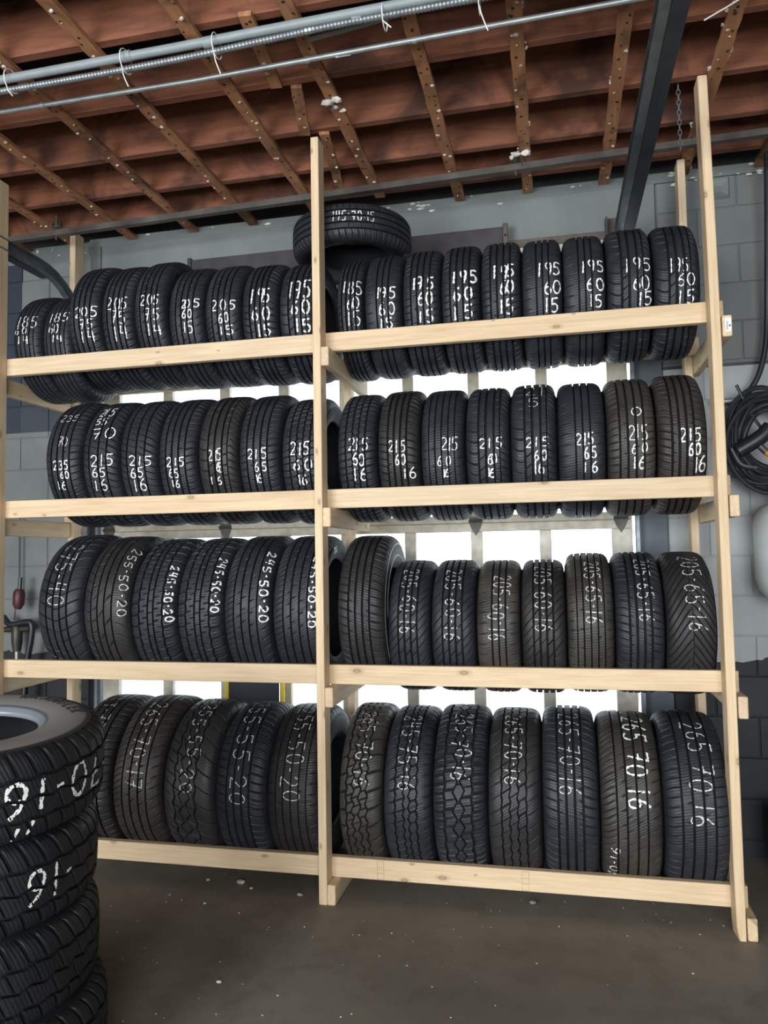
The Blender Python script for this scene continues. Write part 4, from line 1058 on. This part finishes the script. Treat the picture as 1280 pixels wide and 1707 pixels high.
# ------------------------------------------------------------------ conduits under the ceiling
def run(name, pts, r, mat, label, cat, n=12, group=None):
    root = empty(name, pts[0])
    P = [Vector(p) - Vector(pts[0]) for p in pts]
    bm = bmesh.new(); tube_bm(bm, P, r, n); bm_obj('pipe', bm, mat, root)
    tag(root, label, cat, group)
    return root, P
r1, P1 = run('conduit', [(-3.2, -0.76, 3.478), (-1.2, -0.745, 3.478), (-0.30, -0.745, 3.488), (0.0, -0.75, 3.490), (0.8, -0.765, 3.494), (2.6, -0.79, 3.494)], 0.017, M['pvc'], 'thick smooth grey conduit crossing the ceiling at the upper left', 'conduit')
for x in (-0.5, -0.16, 0.42):
    bm = bmesh.new(); tube_bm(bm, [(x + 3.2 - 0.018, 0.015, 0.009), (x + 3.2 + 0.018, 0.015, 0.010)], 0.0205, 12)
    bm_obj('coupling', bm, M['pvc'], r1)
# corrugated flexible conduit
fx = empty('flexible_conduit', (-3.2, -0.80, 3.47))
pts = smooth_path([(-3.2, -0.735, 3.454), (-1.2, -0.715, 3.454), (-0.35, -0.722, 3.456), (0.1, -0.735, 3.466), (0.6, -0.745, 3.474), (2.6, -0.77, 3.474)], 8)
dense = []
for a, b in zip(pts, pts[1:]):
    k = max(1, int((b - a).length / 0.0045))
    for i in range(k): dense.append(a.lerp(b, i / k))
bm = bmesh.new()
tube_bm(bm, [p - Vector((-3.2, -0.80, 3.47)) for p in dense], 0.013, 8, True, [0.0135 if i % 3 else 0.0108 for i in range(len(dense))])
bm_obj('corrugated_sleeve', bm, M['flex'], fx)
tag(fx, 'corrugated flexible metal conduit strapped beneath the thick grey conduit', 'conduit')
for k, (x, L) in enumerate(((-1.02, 0.05), (-0.51, 0.09), (-0.13, 0.10), (0.86, 0.10), (0.52, 0.03))):
    t = empty('cable_tie', (x, -0.738, 3.472))
    bm = bmesh.new()
    tube_bm(bm, [(0.0, 0.045 * math.sin(a) * 1.0 + 0.0, 0.045 * math.cos(a)) for a in [2 * PI * q / 16 for q in range(17)]], 0.0022, 5)
    bm_obj('tie_loop', bm, M['tie'], t)
    bm = bmesh.new(); tube_bm(bm, smooth_path([(0, -0.03, -0.034), (0.012, -0.035, -0.034 - L * .5), (0.03, -0.03, -0.034 - L)], 4), 0.0022, 5)
    bm_obj('tie_tail', bm, M['tie'], t)
    tag(t, 'white cable tie around the paired grey conduits, %s along from the left' % ORD[k], 'cable tie', 'cable ties on the conduits')
r2, P2 = run('thin_conduit', [(-3.2, -0.54, 3.487), (-0.3, -0.543, 3.487), (1.2, -0.588, 3.487), (2.6, -0.63, 3.487)], 0.0105, M['conduit'], 'thin shiny metal conduit running below the thick pair', 'conduit')
def strap(x, root, y):
    bm = bmesh.new(); tube_bm(bm, [(x + 3.2 - 0.008, y, 0), (x + 3.2 + 0.008, y, 0)], 0.0135, 12)
    bm_obj('strap', bm, M['conduit'], root)
for x in (-1.02, 0.17, 0.60): strap(x, r2, -0.003 if x < 0 else (-0.015 if x < .3 else -0.028))
bm = bmesh.new(); tube_bm(bm, [(0.285 + 3.2, -0.018, 0), (0.345 + 3.2, -0.0195, 0)], 0.0112, 12)
bm_obj('paper_label', bm, M['sticker'], r2)
cab = empty('grey_cable', (0.28, -0.70, 3.50))
pts = smooth_path([(0.20, -0.62, 3.52), (0.45, -0.66, 3.515), (0.75, -0.70, 3.52), (1.2, -0.76, 3.52), (1.6, -0.80, 3.53)], 6)
bm = bmesh.new(); tube_bm(bm, [p - Vector((0.28, -0.70, 3.50)) for p in pts], 0.007, 8); tube_bm(bm, [p - Vector((0.28, -0.685, 3.507)) for p in pts], 0.006, 8)
bm_obj('cable_sheath', bm, M['pvc'], cab)
tag(cab, 'pair of thin grey cables along the underside of a joist at top centre', 'cable')
wr2 = tube('pull_wire', smooth_path([(1.66, -0.40, 3.50), (1.78, -0.52, 3.49), (1.9, -0.70, 3.47)], 4), 0.003, M['tie']); tag(wr2, 'thin pale wire slanting down beside the right door track', 'wire')

# chain hanging beside the right track
ch = empty('chain', (1.63, 0.02, 3.52))
bm = bmesh.new()
for k in range(13):
    c = Vector((0, 0, -0.016 - k * 0.022)); N = 10; rot = k % 2
    loop = []
    for q in range(N + 1):
        a = 2 * PI * q / N
        x, z = 0.0075 * math.cos(a), 0.0145 * math.sin(a)
        loop.append(c + (Vector((x, 0, z)) if rot else Vector((0, x, z))))
    tube_bm(bm, loop, 0.002, 5, False)
bm_obj('chain_links', bm, M['chain'], ch); ch.children[0]['kind'] = 'stuff'
tag(ch, 'thin steel chain hanging from the joists between the right track and post', 'chain')

# plaster remnants and hook under the strips
def scrap(x, y, z, lab, seed, parts):
    root = empty('plaster_scrap', (x, y, z))
    bm = bmesh.new()
    for k, (a, b, c, r, sq) in enumerate(parts): lump(bm, (a, b, c), r, seed + k, sq)
    bm_obj('plaster_lump', bm, M['plaster'], root, smooth=False)
    bm = bmesh.new(); tube_bm(bm, [(0, 0, 0.02), (0.004, 0, -0.05)], 0.004, 6)
    bm_obj('wire_stub', bm, M['bar'], root)
    tag(root, lab, 'plaster')
scrap(0.176, -0.235, 3.508, 'broken white plaster scrap under the furring strip above the middle post', 5,
      [(-0.02, 0, 0.0, 0.028, (1, .8, .5)), (0.022, 0.0, 0.004, 0.026, (1, .8, .5)), (0.0, 0.05, 0.004, 0.020, (1.1, .8, .5)), (0.024, 0.09, 0.006, 0.016, (1.2, .8, .5))])
scrap(0.955, 0.415, 3.50, 'pale plaster-crusted clamp on the strip above the hanging bar, right of centre', 25,
      [(-0.025, 0, 0.01, 0.022, (1.3, .7, .6)), (0.02, 0.0, 0.012, 0.022, (1.3, .8, .7)), (-0.048, 0.0, -0.004, 0.012, (1, .8, 1))])

# dark board behind the top row
bd = empty('dark_board', (-0.075, 0.81, 3.25)); DO = (-0.075, 0.81, 3.25)
box('board', -1.005, 0.835, 0.800, 0.822, 3.10, 3.318, M['darkboard'], bd, 0.003, DO)
box('end_bracket', 0.835, 0.862, 0.795, 0.826, 3.16, 3.335, M['bar'], bd, 0.003, DO)
box('end_bracket', -1.030, -1.005, 0.795, 0.826, 3.16, 3.330, M['dark_track'], bd, 0.003, DO)
box('bolt', 0.842, 0.854, 0.788, 0.796, 3.26, 3.272, M['hole'], bd, 0.002, DO)
tag(bd, 'long dark brown board showing above the top row of tires, against the grey lintel', 'board')

# bent thin conduit at the left end
bc = tube('thin_conduit', smooth_path([(-1.755, 0.86, 3.52), (-1.735, 0.86, 3.49), (-1.72, 0.86, 3.44), (-1.718, 0.86, 3.36), (-1.718, 0.86, 3.2)], 5), 0.006, M['conduit'])
tag(bc, 'thin bent metal conduit beside the back left post under the ceiling', 'conduit')

# black panel with yellow edge tubes in front of the door glazing
pn = empty('folding_platform', (-0.60, 0.80, 0)); PO = (-0.60, 0.80, 0)
box('board', -0.775, -0.475, 0.79, 0.806, 0.06, 0.98, M['navy'], pn, 0.003, PO)
for x in (-0.788, -0.456):
    bm = bmesh.new(); tube_bm(bm, [(x + 0.60, 0, 0.0), (x + 0.60, 0, 0.99)], 0.014, 10)
    bm_obj('edge_tube', bm, M['yellow'], pn)
bm = bmesh.new(); tube_bm(bm, [(-0.188, 0, 0.985), (0.144, 0, 0.985)], 0.012, 10); bm_obj('top_bar', bm, M['black'], pn)
tag(pn, 'black panel with yellow edge tubes standing against the door, behind the bottom shelf', 'panel')

# ------------------------------------------------------------------ right-hand wall fittings
cable = tube('black_pipe', smooth_path([(2.156, 0.74, 3.52), (2.150, 0.76, 3.2), (2.142, 0.78, 2.9), (2.138, 0.80, 2.70), (2.125, 0.80, 2.56), (2.09, 0.80, 2.42), (2.03, 0.80, 2.32), (1.96, 0.80, 2.24), (1.92, 0.80, 2.12)], 6), 0.014, M['black'])
tag(cable, 'thick black cable dropping down the block wall at the far right', 'cable')
hose = empty('cable_coil', (2.10, 0.78, 2.08))
for k in range(14):
    rs = random.Random(k); rr = 0.165 + 0.006 * (k % 9) - (0.03 if k % 3 == 0 else 0)
    ox, oz = rs.uniform(-.02, .02), rs.uniform(-.03, .02)
    P = []
    for q in range(33):
        a = 2 * PI * q / 32
        P.append((ox + rr * 0.86 * math.cos(a) + 0.006 * math.sin(3 * a + k), -0.02 - 0.010 * (k % 4) + 0.01 * math.sin(2 * a + k), oz + rr * 1.12 * math.sin(a) + 0.012 * math.sin(2 * a + k * 2)))
    bm = bmesh.new(); tube_bm(bm, P, 0.0125, 8, False); bm_obj('cable_loop', bm, M['black'], hose)
for pts, r in (([(-0.15, -0.09, -0.06), (-0.05, -0.10, 0.0), (0.0, -0.10, 0.05)], 0.038), ([(-0.17, -0.05, -0.04), (-0.13, -0.05, -0.12), (-0.06, -0.05, -0.14)], 0.022)):
    bm = bmesh.new(); tube_bm(bm, smooth_path(pts, 4), r, 10); bm_obj('connector', bm, M['black'], hose)
bm = bmesh.new(); tube_bm(bm, smooth_path([(-0.13, -0.03, 0.28), (-0.05, -0.03, 0.10), (0.06, -0.03, -0.05), (0.16, -0.03, -0.2)], 5), 0.008, 8); bm_obj('cable_tail', bm, M['black'], hose)
bm = bmesh.new(); tube_bm(bm, [(-0.06, -0.10, -0.03), (-0.02, -0.10, -0.075)], 0.016, 10, True); bm_obj('grey_ferrule', bm, M['bar'], hose)
bm = bmesh.new(); tube_bm(bm, [(-0.024, -0.102, -0.07), (0.02, -0.102, -0.105)], 0.021, 8, True, [0.019, 0.014]); bm_obj('orange_plug', bm, M['orange'], hose)
hose.children[-1]['label'] = 'yellow-orange plug'
tag(hose, 'coiled black hose and cable hanging on the grey block wall at the far right', 'hose')
bp = empty('wall_pipe', (1.92, 0.83, 2.296))
bm = bmesh.new(); tube_bm(bm, [(-0.05, 0, 0), (0.30, 0, 0)], 0.012, 12); bm_obj('pipe', bm, M['conduit'], bp)
for x in (0.045, 0.075, 0.11):
    bm = bmesh.new(); tube_bm(bm, [(x - .008, 0, 0), (x + .008, 0, 0)], 0.0165, 12); bm_obj('collar', bm, M['conduit'], bp)
box('bracket', 0.05, 0.08, 0, 0.068, -0.008, 0.008, M['dark_track'], bp)
tag(bp, 'short horizontal metal pipe holding the coiled hose on the right wall', 'pipe')
# ledge line on the wall
struct(box('trim_7', 1.642, 3.2, WY - 0.012, WY + 0.01, 2.492, 2.506, M['dark_track']))

tank = empty('pressure_tank', (2.19, 0.70, 1.27))
bm = bmesh.new()
prof = [(0.0, 0.0), (0.07, 0.004), (0.13, 0.03), (0.165, 0.075), (0.178, 0.13), (0.18, 0.38), (0.172, 0.43), (0.145, 0.475), (0.09, 0.50), (0.0, 0.508)]
N = 40; rings = []
for r, z in prof: rings.append([bm.verts.new((max(r, 0.0005) * math.cos(2 * PI * k / N), max(r, 0.0005) * math.sin(2 * PI * k / N), z)) for k in range(N)])
for a, b in zip(rings, rings[1:]):
    for k in range(N): bm.faces.new((a[k], a[(k + 1) % N], b[(k + 1) % N], b[k]))
bm_obj('tank_body', bm, M['tank'], tank)
box('mounting_bracket', -0.05, 0.05, 0.17, 0.20, 0.15, 0.35, M['bar'], tank, 0.003)
box('top_box', -0.06, 0.10, -0.01, 0.18, 0.50, 0.60, M['lintel'], tank, 0.004)
bm = bmesh.new(); tube_bm(bm, [(0, 0, 0.01), (0, 0, -0.06)], 0.012, 10); bm_obj('drain_stub', bm, M['bar'], tank)
tag(tank, 'off-white rounded tank mounted on the wall below the coiled hose, right edge', 'tank')

# dim bucket-like drum in the dark right corner
dr = empty('bucket', (2.12, 0.62, 0))
bm = bmesh.new(); prof = [(0.075, 0.0), (0.085, 0.01), (0.10, 0.30), (0.104, 0.30), (0.104, 0.32), (0.094, 0.32), (0.09, 0.05), (0.0005, 0.045)]
rings = []
for r, z in prof: rings.append([bm.verts.new((r * math.cos(2 * PI * k / 28), r * math.sin(2 * PI * k / 28), z)) for k in range(28)])
for a, b in zip(rings, rings[1:]):
    for k in range(28): bm.faces.new((a[k], a[(k + 1) % 28], b[(k + 1) % 28], b[k]))
bm.faces.new(rings[0][::-1])
bm_obj('drum_body', bm, simple('dim_grey_plastic', (0.10, 0.10, 0.095), 0.6, 0, 0.2), dr)
bm = bmesh.new(); tube_bm(bm, [(0.1 * math.cos(a), -0.02, 0.30 + 0.05 * math.sin(a)) for a in [PI * q / 12 for q in range(13)]], 0.003, 6); bm_obj('handle', bm, M['bar'], dr)
tag(dr, 'dim grey bucket on the floor in the dark corner right of the rack', 'bucket')

# ------------------------------------------------------------------ left: valve and hose on the wall
sp = empty('wall_valve', (-2.16, 0.80, 1.0))
bm = bmesh.new(); tube_bm(bm, [(-0.01, 0, -0.10), (-0.01, 0, 0.0)], 0.012, 12); bm_obj('feed_pipe', bm, M['conduit'], sp)
bm = bmesh.new(); tube_bm(bm, [(-0.01, 0, -0.01), (-0.01, 0, 0.05), (-0.01, 0, 0.15), (-0.01, 0, 0.17)], 0.03, 12, True, [.024, .032, .034, .02]); bm_obj('valve_body', bm, M['brass'], sp)
bm = bmesh.new(); tube_bm(bm, [(-0.16, 0, 0.12), (0.08, 0, 0.13)], 0.018, 10); bm_obj('side_pipe', bm, M['brass'], sp)
bm = bmesh.new(); tube_bm(bm, [(0.0, -0.01, 0.25), (0.006, -0.01, 0.28), (0.01, -0.01, 0.35), (0.012, -0.01, 0.37)], 0.03, 14, True, [.02, .034, .034, .022]); bm_obj('red_cap', bm, M['red'], sp)
sp.children[-1]['label'] = 'red cap'
bm = bmesh.new(); tube_bm(bm, [(0.012, -0.01, 0.36), (0.018, -0.01, 0.44)], 0.012, 8); bm_obj('handle', bm, M['black'], sp)
bm = bmesh.new(); tube_bm(bm, smooth_path([(-0.012, -0.02, 0.30), (0.0, -0.03, 0.26), (-0.008, -0.03, 0.18)], 4), 0.004, 6); bm_obj('pull_cord', bm, M['bar'], sp)
tag(sp, 'brass pipe valve with a red cap on the grey wall, left of the third shelf', 'valve')
hs = tube('black_hose', smooth_path([(-2.27, 0.80, 1.20), (-2.2, 0.78, 1.155), (-2.10, 0.78, 1.17), (-2.055, 0.78, 1.16), (-2.055, 0.78, 1.08), (-2.085, 0.78, 0.92), (-2.10, 0.78, 0.70)], 5), 0.019, M['black'])
tag(hs, 'black hose bending down from the brass valve on the left wall', 'hose')
vp = tube('black_pipe', [(-2.205, 0.86, 1.30), (-2.205, 0.86, 1.85)], 0.005, M['dark_track'], n=8); tag(vp, 'thin dark vertical pipe on the grey wall at the left edge', 'pipe')

# ------------------------------------------------------------------ floor debris
for k, (x, y, s, m, lab) in enumerate(((-0.435, 0.146, .016, 'chip', 'pale wood offcut on the floor under the left bay, largest chip'), (-0.60, 0.150, .009, 'chip', 'small wood chip left of the larger offcut on the floor'),
        (-0.702, -0.034, .007, 'stone', 'small dark grit on the floor near the tire stack'), (-0.113, 0.074, .011, 'chip', 'pale stone chip on the floor left of the middle post foot'),
        (0.925, 0.18, .014, 'stone', 'grey pebble on the floor under the right bay'), (-0.171, -0.663, .007, 'plaster', 'white fleck on the bare floor in the lower left'),
        (-0.506, -0.084, .007, 'plaster', 'thin white splinter on the floor beside the stack'), (-0.36, 0.10, .006, 'plaster', 'white sliver just right of the largest wood offcut'))):
    bm = bmesh.new(); lump(bm, (0, 0, s * 0.55), s, k * 7, (1.5, 0.9, 0.7))
    o = bm_obj('floor_debris', bm, M[m], None, smooth=False); o.location = (x, y, 0.0)
    tag(o, lab, 'debris', 'bits of debris on the floor')
# a little sawdust: too small to count
bm = bmesh.new(); rs = random.Random(3)
for k in range(160):
    x, y = rs.uniform(-1.2, 1.8), rs.uniform(-1.6, 0.3)
    lump(bm, (x, y, 0.001), rs.uniform(0.001, 0.0028), k, (1.6, 1, 0.6))
o = bm_obj('floor_specks', bm, M['plaster'], None, smooth=False); tag(o, 'tiny pale specks scattered over the concrete floor', 'debris', kind='stuff')
